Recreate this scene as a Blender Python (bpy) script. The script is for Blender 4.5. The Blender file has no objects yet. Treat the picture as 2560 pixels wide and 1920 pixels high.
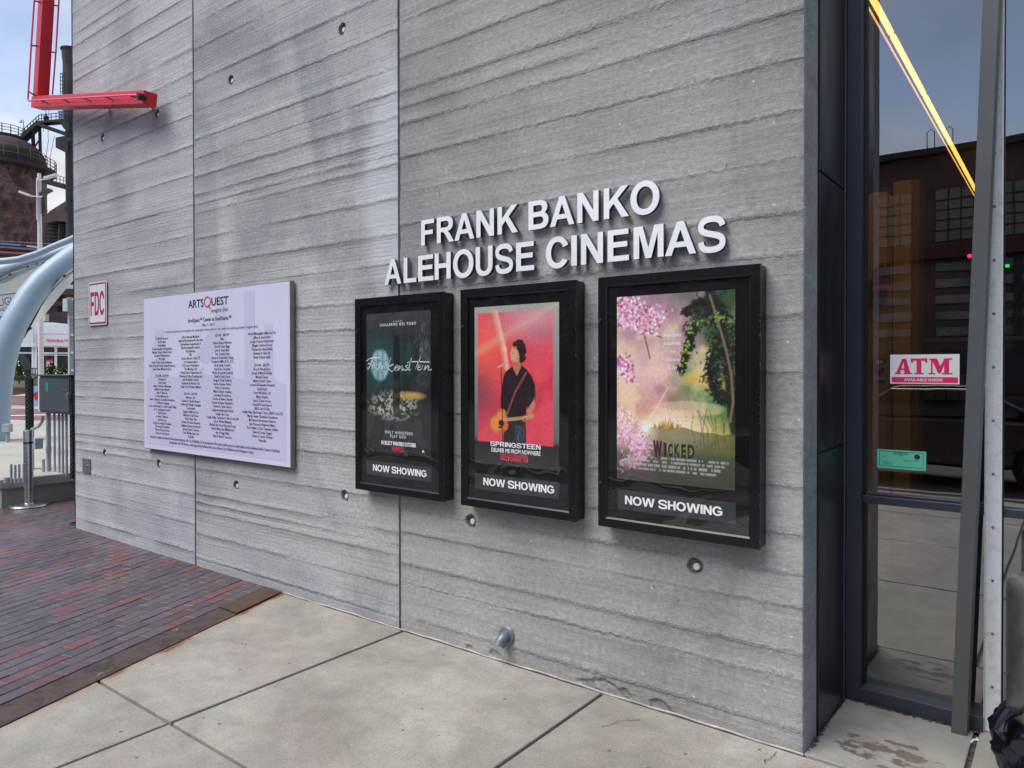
import bpy, bmesh, math, random
import numpy as np
from mathutils import Vector, Matrix
R_ = random.Random(7)
S = bpy.context.scene
COL = S.collection

# ---------------------------------------------------------------- camera
YAW, PITCH, ROLL, FPX, CY = 0.655313, 0.0090010, -0.0012562, 1817.91, 936.16
CAM = Vector((0.0, -3.399, 1.75))
Fv = Vector((-math.sin(YAW)*math.cos(PITCH), math.cos(YAW)*math.cos(PITCH), -math.sin(PITCH)))
Rv = Vector((math.cos(YAW), math.sin(YAW), 0)); Uv = Rv.cross(Fv)
Rr = Rv*math.cos(ROLL) + Uv*math.sin(ROLL); Ur = Uv*math.cos(ROLL) - Rv*math.sin(ROLL)
cd = bpy.data.cameras.new('camera'); cam = bpy.data.objects.new('camera', cd); COL.objects.link(cam)
cam.matrix_world = Matrix(((Rr.x, Ur.x, -Fv.x, CAM.x), (Rr.y, Ur.y, -Fv.y, CAM.y), (Rr.z, Ur.z, -Fv.z, CAM.z), (0, 0, 0, 1)))
cd.sensor_width = 36; cd.lens = FPX/2560*36; cd.shift_y = -(960-CY)/2560
cd.clip_start = .05; cd.clip_end = 3000
S.camera = cam
# measuring helpers: real positions of points seen in the survey photograph on known planes
def ray(x, y): return Fv*FPX + Rr*(x-1280) + Ur*(CY-y)
def onY(x, y, Y=0.): r = ray(x, y); return CAM + r*((Y-CAM.y)/r.y)
def onZ(x, y, Z=0.): r = ray(x, y); return CAM + r*((Z-CAM.z)/r.z)
def atd(x, y, D): return CAM + ray(x, y)*(D/FPX)

# ---------------------------------------------------------------- world and light
SUN_AZ = Vector((-.35, -.75, 1.25)).normalized()          # towards the sun
W = bpy.data.worlds.new('World'); S.world = W; W.use_nodes = True
nt = W.node_tree; nd = nt.nodes; lk = nt.links
bg = nd['Background']; bg.inputs[1].default_value = .12
sky = nd.new('ShaderNodeTexSky'); sky.sky_type = 'NISHITA'; sky.sun_disc = False
sky.sun_elevation = math.asin(SUN_AZ.z); sky.sun_rotation = math.atan2(SUN_AZ.x, SUN_AZ.y)
tc = nd.new('ShaderNodeTexCoord')
sep = nd.new('ShaderNodeSeparateXYZ'); lk.new(tc.outputs['Generated'], sep.inputs[0])
def wm(op, a, b=None, c=None):
    n = nd.new('ShaderNodeMath'); n.operation = op
    for i, v in enumerate((a, b, c)):
        if v is None: continue
        if isinstance(v, (int, float)): n.inputs[i].default_value = v
        else: lk.new(v, n.inputs[i])
    return n.outputs[0]
zz = wm('ADD', wm('MAXIMUM', sep.outputs[2], 0.0), .22)
cmb = nd.new('ShaderNodeCombineXYZ'); lk.new(wm('DIVIDE', sep.outputs[0], zz), cmb.inputs[0]); lk.new(wm('DIVIDE', sep.outputs[1], zz), cmb.inputs[1])
n1 = nd.new('ShaderNodeTexNoise'); n1.inputs['Scale'].default_value = .9; n1.inputs['Detail'].default_value = 7; n1.inputs['Roughness'].default_value = .52
n1.inputs['Distortion'].default_value = .35
mpa = nd.new('ShaderNodeMapping'); mpa.inputs['Location'].default_value = (20., 9., 5.); lk.new(cmb.outputs[0], mpa.inputs[0]); lk.new(mpa.outputs[0], n1.inputs['Vector'])
n2 = nd.new('ShaderNodeTexNoise'); n2.inputs['Scale'].default_value = 1.7; n2.inputs['Detail'].default_value = 6
mp2 = nd.new('ShaderNodeMapping'); mp2.inputs['Location'].default_value = (3.1, 7.7, 1.3); lk.new(cmb.outputs[0], mp2.inputs[0]); lk.new(mp2.outputs[0], n2.inputs['Vector'])
rc = nd.new('ShaderNodeValToRGB'); rc.color_ramp.elements[0].position = .40; rc.color_ramp.elements[1].position = .60
lk.new(n1.outputs[0], rc.inputs[0])
rs = nd.new('ShaderNodeValToRGB'); lk.new(n2.outputs[0], rs.inputs[0])
rs.color_ramp.elements[0].position = .36; rs.color_ramp.elements[0].color = (2.1, 2.3, 2.9, 1)
rs.color_ramp.elements[1].position = .6; rs.color_ramp.elements[1].color = (4.75, 4.8, 4.9, 1)
blue = nd.new('ShaderNodeMix'); blue.data_type = 'RGBA'; blue.inputs[0].default_value = .55
lk.new(sky.outputs[0], blue.inputs[6]); blue.inputs[7].default_value = (1.45, 2.6, 5.0, 1)
mx = nd.new('ShaderNodeMix'); mx.data_type = 'RGBA'
lk.new(rc.outputs[0], mx.inputs[0]); lk.new(blue.outputs[2], mx.inputs[6]); lk.new(rs.outputs[0], mx.inputs[7])
lk.new(mx.outputs[2], bg.inputs[0])
sd = bpy.data.lights.new('sun', 'SUN'); sd.energy = 2.1; sd.angle = math.radians(42); sd.color = (1, .965, .92)
so = bpy.data.objects.new('sun', sd); COL.objects.link(so); so.rotation_euler = SUN_AZ.to_track_quat('Z', 'Y').to_euler(); so.location = (-3, -8, 12)
S.view_settings.view_transform = 'Standard'; S.view_settings.look = 'None'; S.view_settings.gamma = 1
S.view_settings.use_curve_mapping = False; S.view_settings.exposure = 0.8

# ---------------------------------------------------------------- materials
def lin(c):
    if isinstance(c, str):
        c = c.lstrip('#'); c = [int(c[i:i+2], 16)/255 for i in (0, 2, 4)]
        c = [v/12.92 if v <= .04045 else ((v+.055)/1.055)**2.4 for v in c]
    return (c[0], c[1], c[2], 1.0)
class NT:
    def __init__(s, name):
        s.m = bpy.data.materials.new(name); s.m.use_nodes = True; s.t = s.m.node_tree; s.n = s.t.nodes; s.l = s.t.links
        s.b = s.n['Principled BSDF']; s.out = s.n['Material Output']
    def set(s, sock, v):
        if hasattr(v, 'is_linked') or isinstance(v, bpy.types.NodeSocket): s.l.new(v, sock)
        elif isinstance(v, (tuple, list)) and len(v) == 3 and sock.type == 'RGBA': sock.default_value = (*v, 1)
        else: sock.default_value = v
    def obj(s):
        n = s.n.new('ShaderNodeTexCoord'); return n.outputs['Object']
    def map(s, v, sc=(1, 1, 1), loc=(0, 0, 0), rot=(0, 0, 0)):
        n = s.n.new('ShaderNodeMapping'); s.l.new(v, n.inputs[0]); n.inputs['Scale'].default_value = sc; n.inputs['Location'].default_value = loc; n.inputs['Rotation'].default_value = rot
        return n.outputs[0]
    def noise(s, v, scale, detail=4, rough=.55, dist=0.):
        n = s.n.new('ShaderNodeTexNoise'); s.l.new(v, n.inputs['Vector']); n.inputs['Scale'].default_value = scale
        n.inputs['Detail'].default_value = detail; n.inputs['Roughness'].default_value = rough; n.inputs['Distortion'].default_value = dist
        return n.outputs[0]
    def voro(s, v, scale, feat='F1', out=0):
        n = s.n.new('ShaderNodeTexVoronoi'); n.feature = feat; s.l.new(v, n.inputs['Vector']); n.inputs['Scale'].default_value = scale
        return n.outputs[out]
    def ramp(s, f, stops):
        n = s.n.new('ShaderNodeValToRGB'); s.l.new(f, n.inputs[0]); e = n.color_ramp.elements
        while len(e) < len(stops): e.new(.5)
        for i, (p, c) in enumerate(stops):
            e[i].position = p; e[i].color = (c, c, c, 1) if isinstance(c, (int, float)) else lin(c)
        return n.outputs[0]
    def mix(s, f, a, b, mode='MIX'):
        n = s.n.new('ShaderNodeMix'); n.data_type = 'RGBA'; n.blend_type = mode
        for sock, v in ((n.inputs[0], f), (n.inputs[6], a), (n.inputs[7], b)):
            if isinstance(v, (int, float)) and sock.type == 'RGBA': v = (v, v, v, 1)
            if isinstance(v, str): v = lin(v)
            s.set(sock, v)
        return n.outputs[2]
    def math(s, op, a, b=0.):
        n = s.n.new('ShaderNodeMath'); n.operation = op; s.set(n.inputs[0], a); s.set(n.inputs[1], b); return n.outputs[0]
    def bump(s, h, strength=.3, dist=.01, prev=None):
        n = s.n.new('ShaderNodeBump'); s.l.new(h, n.inputs['Height']); n.inputs['Strength'].default_value = strength; n.inputs['Distance'].default_value = dist
        if prev is not None: s.l.new(prev, n.inputs['Normal'])
        return n.outputs[0]
    def fin(s, color=None, rough=None, metal=None, normal=None, spec=None):
        for k, v in (('Base Color', color), ('Roughness', rough), ('Metallic', metal), ('Normal', normal), ('Specular IOR Level', spec)):
            if v is None: continue
            if isinstance(v, str): v = lin(v)
            s.set(s.b.inputs[k], v)
        return s.m
def simple(name, col, rough=.5, metal=0., var=.25, scale=6., bump=.0, bscale=80., col2=None, spec=.5):
    t = NT(name); o = t.obj(); n = t.noise(o, scale, 5)
    c = lin(col); d = tuple(v*(1-var) for v in c[:3])+(1,); e = lin(col2) if col2 else tuple(min(1, v*(1+var*.5)) for v in c[:3])+(1,)
    f = t.ramp(n, [(.3, 0.), (.7, 1.)])
    cc = t.mix(f, d, e)
    r = t.math('ADD', t.math('MULTIPLY', t.noise(o, scale*5, 3), .16), rough-.08)
    nb = t.bump(t.noise(o, bscale, 4), bump, .004) if bump else None
    return t.fin(cc, r, metal, nb, spec)
def emit(name, col, s):
    t = NT(name); t.set(t.b.inputs['Base Color'], lin(col)); t.set(t.b.inputs['Emission Color'], lin(col)); t.b.inputs['Emission Strength'].default_value = s
    return t.m

def concrete_wall_mat(name, base, dark, light, seed, cool, mask=None):
    t = NT(name); o = t.obj()
    st = t.map(o, (1, 1, 3.2), (seed, 0, seed*.7))
    big = t.noise(t.map(o, (1, 1, .9), (seed*3, 0, seed)), .62, 6, .55, 1.4)
    band = t.noise(t.map(o, (.35, 1, 7), (seed, 0, 0)), 2.2, 6, .6)
    fine = t.noise(o, 34, 6, .7)
    c = t.mix(t.ramp(big, [(.34, 1.), (.56, 0.)]), base, dark)
    c = t.mix(t.ramp(t.noise(t.map(o, (1, 1, .5), (seed*5, 0, 2)), 1.5, 4, .5, .5), [(.55, 0.), (.72, .75)]), c, light)
    c = t.mix(t.ramp(t.noise(t.map(o, (1, 1, .8), (9+seed, 0, 5)), 1.1, 3, .5, 1.), [(.6, 0.), (.72, .55)]), c, cool)
    c = t.mix(.5, c, t.ramp(band, [(.3, .36), (.7, .62)]), 'OVERLAY')
    c = t.mix(.45, c, t.ramp(fine, [(.28, .25), (.72, .75)]), 'OVERLAY')
    c = t.mix(.35, c, t.ramp(t.noise(o, 160, 3, .8), [(.3, .2), (.7, .8)]), 'OVERLAY')
    if mask:                                        # pale lime bloom with a shape of its own
        (mx0, mz0, sx, sz) = mask
        v = t.map(o, (1/sx, 1, 1/sz), (-mx0/sx, 0, -mz0/sz))
        ln = t.n.new('ShaderNodeVectorMath'); ln.operation = 'LENGTH'; t.l.new(v, ln.inputs[0])
        w = t.math('ADD', ln.outputs['Value'], t.math('MULTIPLY', t.math('SUBTRACT', t.noise(o, 3.5, 4), .5), 1.1))
        c = t.mix(t.ramp(w, [(.55, .8), (1.05, 0.)]), c, '#bfc1c3')
    runs = t.noise(t.map(o, (9, 1, .35), (seed, 0, 0)), 1.6, 3)
    c = t.mix(t.ramp(runs, [(.62, 0.), (.82, .13)]), c, '#cfd0d2')
    av = t.n.new('ShaderNodeAttribute'); av.attribute_name = 'band'; band_a = av.outputs['Fac']
    gr = t.noise(o, 75, 4, .7)
    c = t.mix(t.math('MULTIPLY', band_a, t.ramp(gr, [(.36, .36), (.5, 0.)])), c, '#6f7072')
    c = t.mix(t.math('MULTIPLY', band_a, t.ramp(gr, [(.56, 0.), (.7, .4)])), c, '#cfcfcf')
    spk = t.voro(o, 16); spm = t.noise(o, 5, 2)
    c = t.mix(t.math('MULTIPLY', t.ramp(spk, [(.05, 1.), (.12, 0.)]), t.ramp(spm, [(.52, 0.), (.6, .7)])), c, '#d8d8d8')
    pit = t.voro(t.map(o, (1, 1, 1), (4, 4, 4)), 13)
    pitm = t.math('MULTIPLY', t.ramp(pit, [(.03, 1.), (.06, 0.)]), t.ramp(t.noise(o, 4.3, 2), [(.5, 0.), (.56, 1.)]))
    c = t.mix(pitm, c, '#3a3b3d')
    b1 = t.bump(t.noise(o, 120, 6, .75), .75, .004)
    b2 = t.bump(t.noise(st, 26, 5, .6), .35, .006, b1)
    lines = t.noise(t.map(o, (.8, 1, 48), (seed, 0, 0)), 1.1, 2)
    b3 = t.bump(lines, .15, .004, b2)
    ap = t.n.new('ShaderNodeAttribute'); ap.attribute_name = 'pit'
    c = t.mix(t.math('MULTIPLY', ap.outputs['Fac'], .85), c, '#3b3b3c')
    b4 = t.bump(pitm, -.6, .004, b3)
    b4 = t.bump(t.math('MULTIPLY', gr, band_a), 1., .02, b4)
    return t.fin(c, .82, 0., b4, .3)
M = {}
M['wall_left'] = concrete_wall_mat('board_concrete_left', '#aeaeaf', '#949598', '#bdbdbf', 1.3, '#a2a5ae')
M['wall_mid'] = concrete_wall_mat('board_concrete_middle', '#a9a9a8', '#8c8d8f', '#b9b9b8', 4.1, '#9699a1', (-3.66, 3.05, .33, 1.0))
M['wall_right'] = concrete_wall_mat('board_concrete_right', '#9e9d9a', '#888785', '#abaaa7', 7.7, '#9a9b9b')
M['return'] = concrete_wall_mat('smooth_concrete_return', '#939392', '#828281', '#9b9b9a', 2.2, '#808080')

def slab_mat():
    t = NT('sidewalk_concrete'); o = t.obj()
    a = t.noise(o, .9, 5, .55, .5); c = t.mix(t.ramp(a, [(.38, 0.), (.62, 1.)]), '#8a847a', '#a29d92')
    c = t.mix(t.ramp(t.noise(t.map(o, (1, 1, 1), (5, 3, 0)), 1.4, 5, .6, .8), [(.5, 0.), (.7, .6)]), c, '#94867f')
    c = t.mix(t.ramp(t.noise(t.map(o, (1, 1, 1), (1, 8, 0)), 2.3, 5, .6, 1.), [(.55, 0.), (.75, .55)]), c, '#7b776b')
    c = t.mix(.7, c, t.ramp(t.noise(o, 80, 8, .85), [(.3, .25), (.7, .75)]), 'OVERLAY')
    c = t.mix(.6, c, t.ramp(t.noise(o, 7, 8, .7), [(.3, .36), (.7, .64)]), 'OVERLAY')
    v = t.voro(o, 7.5); vm = t.noise(o, 2.1, 2)
    c = t.mix(t.math('MULTIPLY', t.ramp(v, [(.05, .9), (.075, 0.)]), t.ramp(vm, [(.42, 0.), (.46, 1.)])), c, '#4c4a47')
    v2 = t.voro(t.map(o, (1, 1, 1), (7, 2, 0)), 21)
    c = t.mix(t.math('MULTIPLY', t.ramp(v2, [(.05, .7), (.09, 0.)]), t.ramp(t.noise(o, 6, 2), [(.56, 0.), (.6, 1.)])), c, '#5c564e')
    # rust bleeding off the steel strip, on the slabs beside it
    x = t.n.new('ShaderNodeSeparateXYZ'); t.l.new(o, x.inputs[0])
    dst = t.math('ADD', t.math('ADD', x.outputs[0], 4.871), t.math('MULTIPLY', x.outputs[1], .346))
    w = t.math('ADD', dst, t.math('MULTIPLY', t.math('SUBTRACT', t.noise(o, 3.2, 5), .5), .26))
    c = t.mix(t.ramp(w, [(.0, .5), (.11, 0.)]), c, '#8f6a48')
    c = t.mix(t.ramp(w, [(.0, .8), (.035, 0.)]), c, '#6a3d20')
    b = t.bump(t.noise(o, 140, 5, .7), .35, .004); b = t.bump(t.noise(o, 9, 4), .15, .01, b)
    r = t.ramp(a, [(.3, .62), (.7, .85)])
    return t.fin(c, r, 0., b, .35)
M['slab'] = slab_mat()
def recess_mat():
    t = NT('recess_concrete'); o = t.obj()
    c = t.mix(t.ramp(t.noise(o, 3, 5, .6, .6), [(.35, 0.), (.65, 1.)]), '#7f7e79', '#94918a')
    c = t.mix(.4, c, t.ramp(t.noise(o, 70, 6, .75), [(.25, .3), (.75, .7)]), 'OVERLAY')
    v = t.map(o, (1/.30, 1/.2, 1), (.66/.30, -.24/.2, 0))
    ln = t.n.new('ShaderNodeVectorMath'); ln.operation = 'LENGTH'; t.l.new(v, ln.inputs[0])
    w = t.math('ADD', ln.outputs['Value'], t.math('MULTIPLY', t.math('SUBTRACT', t.noise(t.map(o, (1, 2.4, 1)), 6.5, 5), .5), 3.4))
    wet = t.ramp(w, [(.36, 1.), (.44, 0.)])
    c = t.mix(t.math('MULTIPLY', wet, .8), c, '#5a4b41')
    c = t.mix(t.ramp(t.noise(o, 1.7, 4, .6, 1.), [(.55, 0.), (.7, .5)]), c, '#6f6b62')
    return t.fin(c, t.mix(wet, .75, .3), 0., t.bump(t.noise(o, 130, 5, .7), .3, .004), .35)
M['recess'] = recess_mat()
def brick_mat(name, c1, c2, c3):
    t = NT(name); o = t.obj()
    oi = t.n.new('ShaderNodeObjectInfo').outputs['Random']; gi = t.n.new('ShaderNodeNewGeometry').outputs['Random Per Island']
    rnd = t.math('FRACT', t.math('ADD', oi, gi))
    c = t.ramp(rnd, [(0., c1), (.5, c2), (1., c3)])
    g = t.n.new('ShaderNodeTexCoord')
    pos = t.n.new('ShaderNodeNewGeometry').outputs['Position']
    c = t.mix(.45, c, t.ramp(t.noise(pos, 60, 6, .75), [(.3, .3), (.7, .7)]), 'OVERLAY')
    c = t.mix(t.ramp(t.noise(pos, 1.3, 5, .6, .6), [(.5, 0.), (.75, .35)]), c, '#7b7880')
    v = t.voro(pos, 45)
    c = t.mix(t.ramp(v, [(.06, .5), (.13, 0.)]), c, '#3c393d')
    r = t.ramp(t.noise(pos, 1.2, 4), [(.35, .34), (.65, .6)])
    return t.fin(c, r, 0., t.bump(t.noise(pos, 90, 5, .7), .4, .004), .5)
M['brick_dark'] = brick_mat('dark_paver', '#4a4145', '#51484c', '#594f53')
M['brick_red'] = brick_mat('red_paver', '#654241', '#704746', '#5c3f40')
M['bed'] = simple('paver_bedding_sand', '#1f1c1d', .9, 0, .4, 9)
def rust_mat(name, a, b, cc, sc=5.):
    t = NT(name); o = t.obj(); n = t.noise(o, sc, 8, .62, .8)
    c = t.ramp(n, [(.3, a), (.5, b), (.62, a), (.74, cc)])
    c = t.mix(t.ramp(t.noise(t.map(o, (1, 1, 1), (3, 1, 2)), sc*1.6, 7, .65, 1.5), [(.66, 0.), (.72, .6)]), c, '#a79f98')
    return t.fin(c, .7, .25, t.bump(n, .5, .008), .4)
M['rust'] = rust_mat('rusted_steel_plate', '#3f3432', '#574843', '#7c5438')
M['rust_bare'] = rust_mat('rusted_cover_plate', '#4b3a30', '#5c4636', '#6b4a30', 2.5)
M['black'] = simple('black_powder_coat', '#0a0b0d', .3, 0, .2, 8)
M['mat_black'] = simple('black_backing_board', '#07080b', .6, 0, .2, 3, spec=.15)
def bead_mat():
    t = NT('board_face'); return t
M['seal'] = simple('joint_sealant', '#3c3a3b', .8, 0, .3, 9, .3, 120)
M['seal_lt'] = simple('grey_joint_filler', '#5e5a57', .8, 0, .35, 9, .4, 120)
M['caulk'] = simple('pale_caulk_bead', '#b3aca0', .7, 0, .45, 7, .4, 90)
M['darktrim'] = simple('dark_metal_trim', '#25262a', .5, .3, .2, 5)
M['alu'] = None
t = NT('brushed_aluminium'); o = t.obj(); n = t.noise(t.map(o, (2, 2, 60)), 5, 5)
M['alu'] = t.fin(t.mix(t.ramp(t.noise(o, 7, 4), [(.35, 0.), (.7, 1.)]), '#eceef0', '#f6f6f6'), t.ramp(n, [(.3, .30), (.7, .5)]), .2, t.bump(n, .05, .002))
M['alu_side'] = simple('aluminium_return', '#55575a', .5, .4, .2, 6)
M['plaque'] = simple('plaque_face', '#cfcee2', .3, 0, .03, 3)
M['plaque_in'] = simple('plaque_print_pale', '#d9d8ee', .3, 0, .03, 3)
M['plaque_edge'] = simple('plaque_edge_metal', '#84847f', .45, .4, .15, 8)
M['plaque_lav'] = simple('plaque_print_lavender', '#c3c1db', .32, 0, .03, 3)
M['ink'] = simple('black_ink', '#26262e', .5, 0, .1, 9)
M['ink_grey'] = simple('dark_grey_ink', '#4a4a58', .5, 0, .1, 9)
M['red_ink'] = simple('red_ink', '#d2343a', .45, 0, .06, 9)
M['white_sign'] = simple('white_sign_enamel', '#d5d5d8', .4, 0, .08, 12)
M['sign_red'] = simple('sign_red_enamel', '#a8233f', .4, 0, .1, 12)
M['print_white'] = simple('white_print', '#f2f2f2', .5, 0, .03, 20)
M['print_red'] = simple('red_print', '#c8283c', .5, 0, .1, 20)
M['print_pink'] = simple('pink_red_print', '#e03a4c', .5, 0, .1, 20)
M['print_grey'] = simple('dark_grey_plate', '#37383b', .5, 0, .1, 6, spec=.2)
M['dark_gap'] = simple('shadow_gap_rubber', '#08080a', .6, 0, .1, 6)
def red_mat():
    t = NT('red_sign_paint'); o = t.obj()
    c = t.mix(t.ramp(t.noise(o, 4, 5), [(.3, 0.), (.7, 1.)]), '#cc1224', '#de1a30')
    return t.fin(c, .36, 0., t.bump(t.noise(o, 25, 3), .03, .003), .5)
M['redpaint'] = red_mat()
M['neon'] = simple('unlit_pink_neon_tube', '#f06a80', .25, 0, .05, 9)
M['bracket'] = simple('dark_red_bracket', '#3d1216', .5, .2, .2, 9)
M['frame'] = simple('slate_window_frame', '#363b45', .42, .2, .12, 4, .04, 150)
M['post'] = simple('grey_painted_post', '#515456', .45, .1, .12, 3, .06, 60)
t = NT('dark_metal_cladding'); o = t.obj(); n = t.noise(t.map(o, (3, 3, 1)), 2.2, 4)
M['cladding'] = t.fin(t.mix(t.ramp(n, [(.3, 0.), (.7, 1.)]), '#202225', '#2b2d2f'), t.ramp(n, [(.3, .28), (.7, .42)]), .25, t.bump(t.noise(o, 3, 3), .04, .01))
t = NT('scuffed_aluminium_strip'); o = t.obj()
c = t.mix(t.ramp(t.noise(o, 22, 6, .7), [(.5, 0.), (.75, .6)]), '#cdd0d3', '#8d9093')
c = t.mix(t.ramp(t.noise(t.map(o, (1, 1, .3)), 9, 6, .7), [(.62, 0.), (.7, .8)]), c, '#e0e2e2')
M['strip'] = t.fin(c, .45, .15, t.bump(t.noise(o, 60, 5), .15, .003))
def glass_mat(name, tint, refl, rough=0., wav=0., wsc=3.):
    t = NT(name); n = t.n
    gl = n.new('ShaderNodeBsdfGlossy'); gl.inputs['Roughness'].default_value = rough; gl.inputs['Color'].default_value = (1, 1, 1, 1)
    tr = n.new('ShaderNodeBsdfTransparent'); tr.inputs[0].default_value = lin(tint)
    fr = n.new('ShaderNodeLayerWeight'); fr.inputs[0].default_value = .5
    if wav:
        o = t.obj(); nb = t.bump(t.noise(o, wsc, 2, .4, .8), 1., wav); t.l.new(nb, gl.inputs['Normal']); t.l.new(nb, fr.inputs['Normal'])
    f = t.math('MINIMUM', t.math('ADD', t.math('MULTIPLY', t.math('POWER', fr.outputs['Facing'], 5.), .95), refl+.04), 1.)
    mxs = n.new('ShaderNodeMixShader'); t.l.new(f, mxs.inputs[0]); t.l.new(tr.outputs[0], mxs.inputs[1]); t.l.new(gl.outputs[0], mxs.inputs[2])
    t.l.new(mxs.outputs[0], t.out.inputs[0]); return t.m
M['glass'] = glass_mat('tinted_storefront_glass', (.50, .50, .47), .25, 0.0, .0006, 1.6)
M['acrylic'] = glass_mat('wavy_acrylic_cover', (1., 1., 1.), .045, 0.006, .007, 2.0)
def fabric(name, col):
    m = simple(name, col, .7, 0, .05, 1.2); t_ = m.node_tree; b_ = t_.nodes['Principled BSDF']; tr_ = t_.nodes.new('ShaderNodeBsdfTranslucent'); tr_.inputs[0].default_value = lin(col)
    mx_ = t_.nodes.new('ShaderNodeMixShader'); mx_.inputs[0].default_value = .5; t_.links.new(b_.outputs[0], mx_.inputs[1]); t_.links.new(tr_.outputs[0], mx_.inputs[2]); t_.links.new(mx_.outputs[0], t_.nodes['Material Output'].inputs[0]); return m
def steel_mat(name, a, b, r0, r1):
    t = NT(name); o = t.obj(); n = t.noise(o, 12, 6, .7); n2_ = t.noise(t.map(o, (1, 1, 6)), 3, 5, .6)
    c = t.mix(t.ramp(n2_, [(.3, 0.), (.7, 1.)]), a, b)
    c = t.mix(t.ramp(n, [(.66, 0.), (.74, .6)]), c, '#2d2d2d')
    return t.fin(c, t.ramp(n, [(.3, r0), (.7, r1)]), .85, t.bump(t.noise(o, 50, 4), .12, .003))
M['can'] = steel_mat('scuffed_stainless', '#8e8b88', '#a9a6a3', .22, .42)
M['steel'] = steel_mat('brushed_stainless_post', '#a7a5a2', '#c4c2bf', .22, .35)
M['galv'] = simple('galvanised_pipe', '#7c8086', .45, .5, .25, 22, .15, 60)
M['bag'] = simple('black_bin_bag_film', '#12141c', .2, 0, .3, 9, .1, 30, spec=.7)
M['orange'] = simple('ochre_painted_wall', '#a2793c', .6, 0, .1, 3)
M['ochre_dk'] = simple('brown_ochre_wall', '#5c4024', .6, 0, .15, 3)
M['int_dark'] = simple('dark_interior_wall', '#151213', .7, 0, .3, 2)
M['int_floor'] = simple('interior_floor', '#1e1a17', .4, 0, .3, 2)
M['carpet'] = simple('magenta_carpet', '#6a2040', .9, 0, .2, 9)
M['atm_white'] = simple('white_vinyl', '#e4e4e8', .4, 0, .02, 9)
M['atm_pink'] = simple('magenta_vinyl_print', '#e02a68', .4, 0, .03, 9)
M['lic_green'] = simple('mint_paper', '#5fc4a4', .6, 0, .05, 20)
M['lic_ink'] = simple('dark_green_ink', '#14322c', .6, 0, .05, 20)

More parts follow.
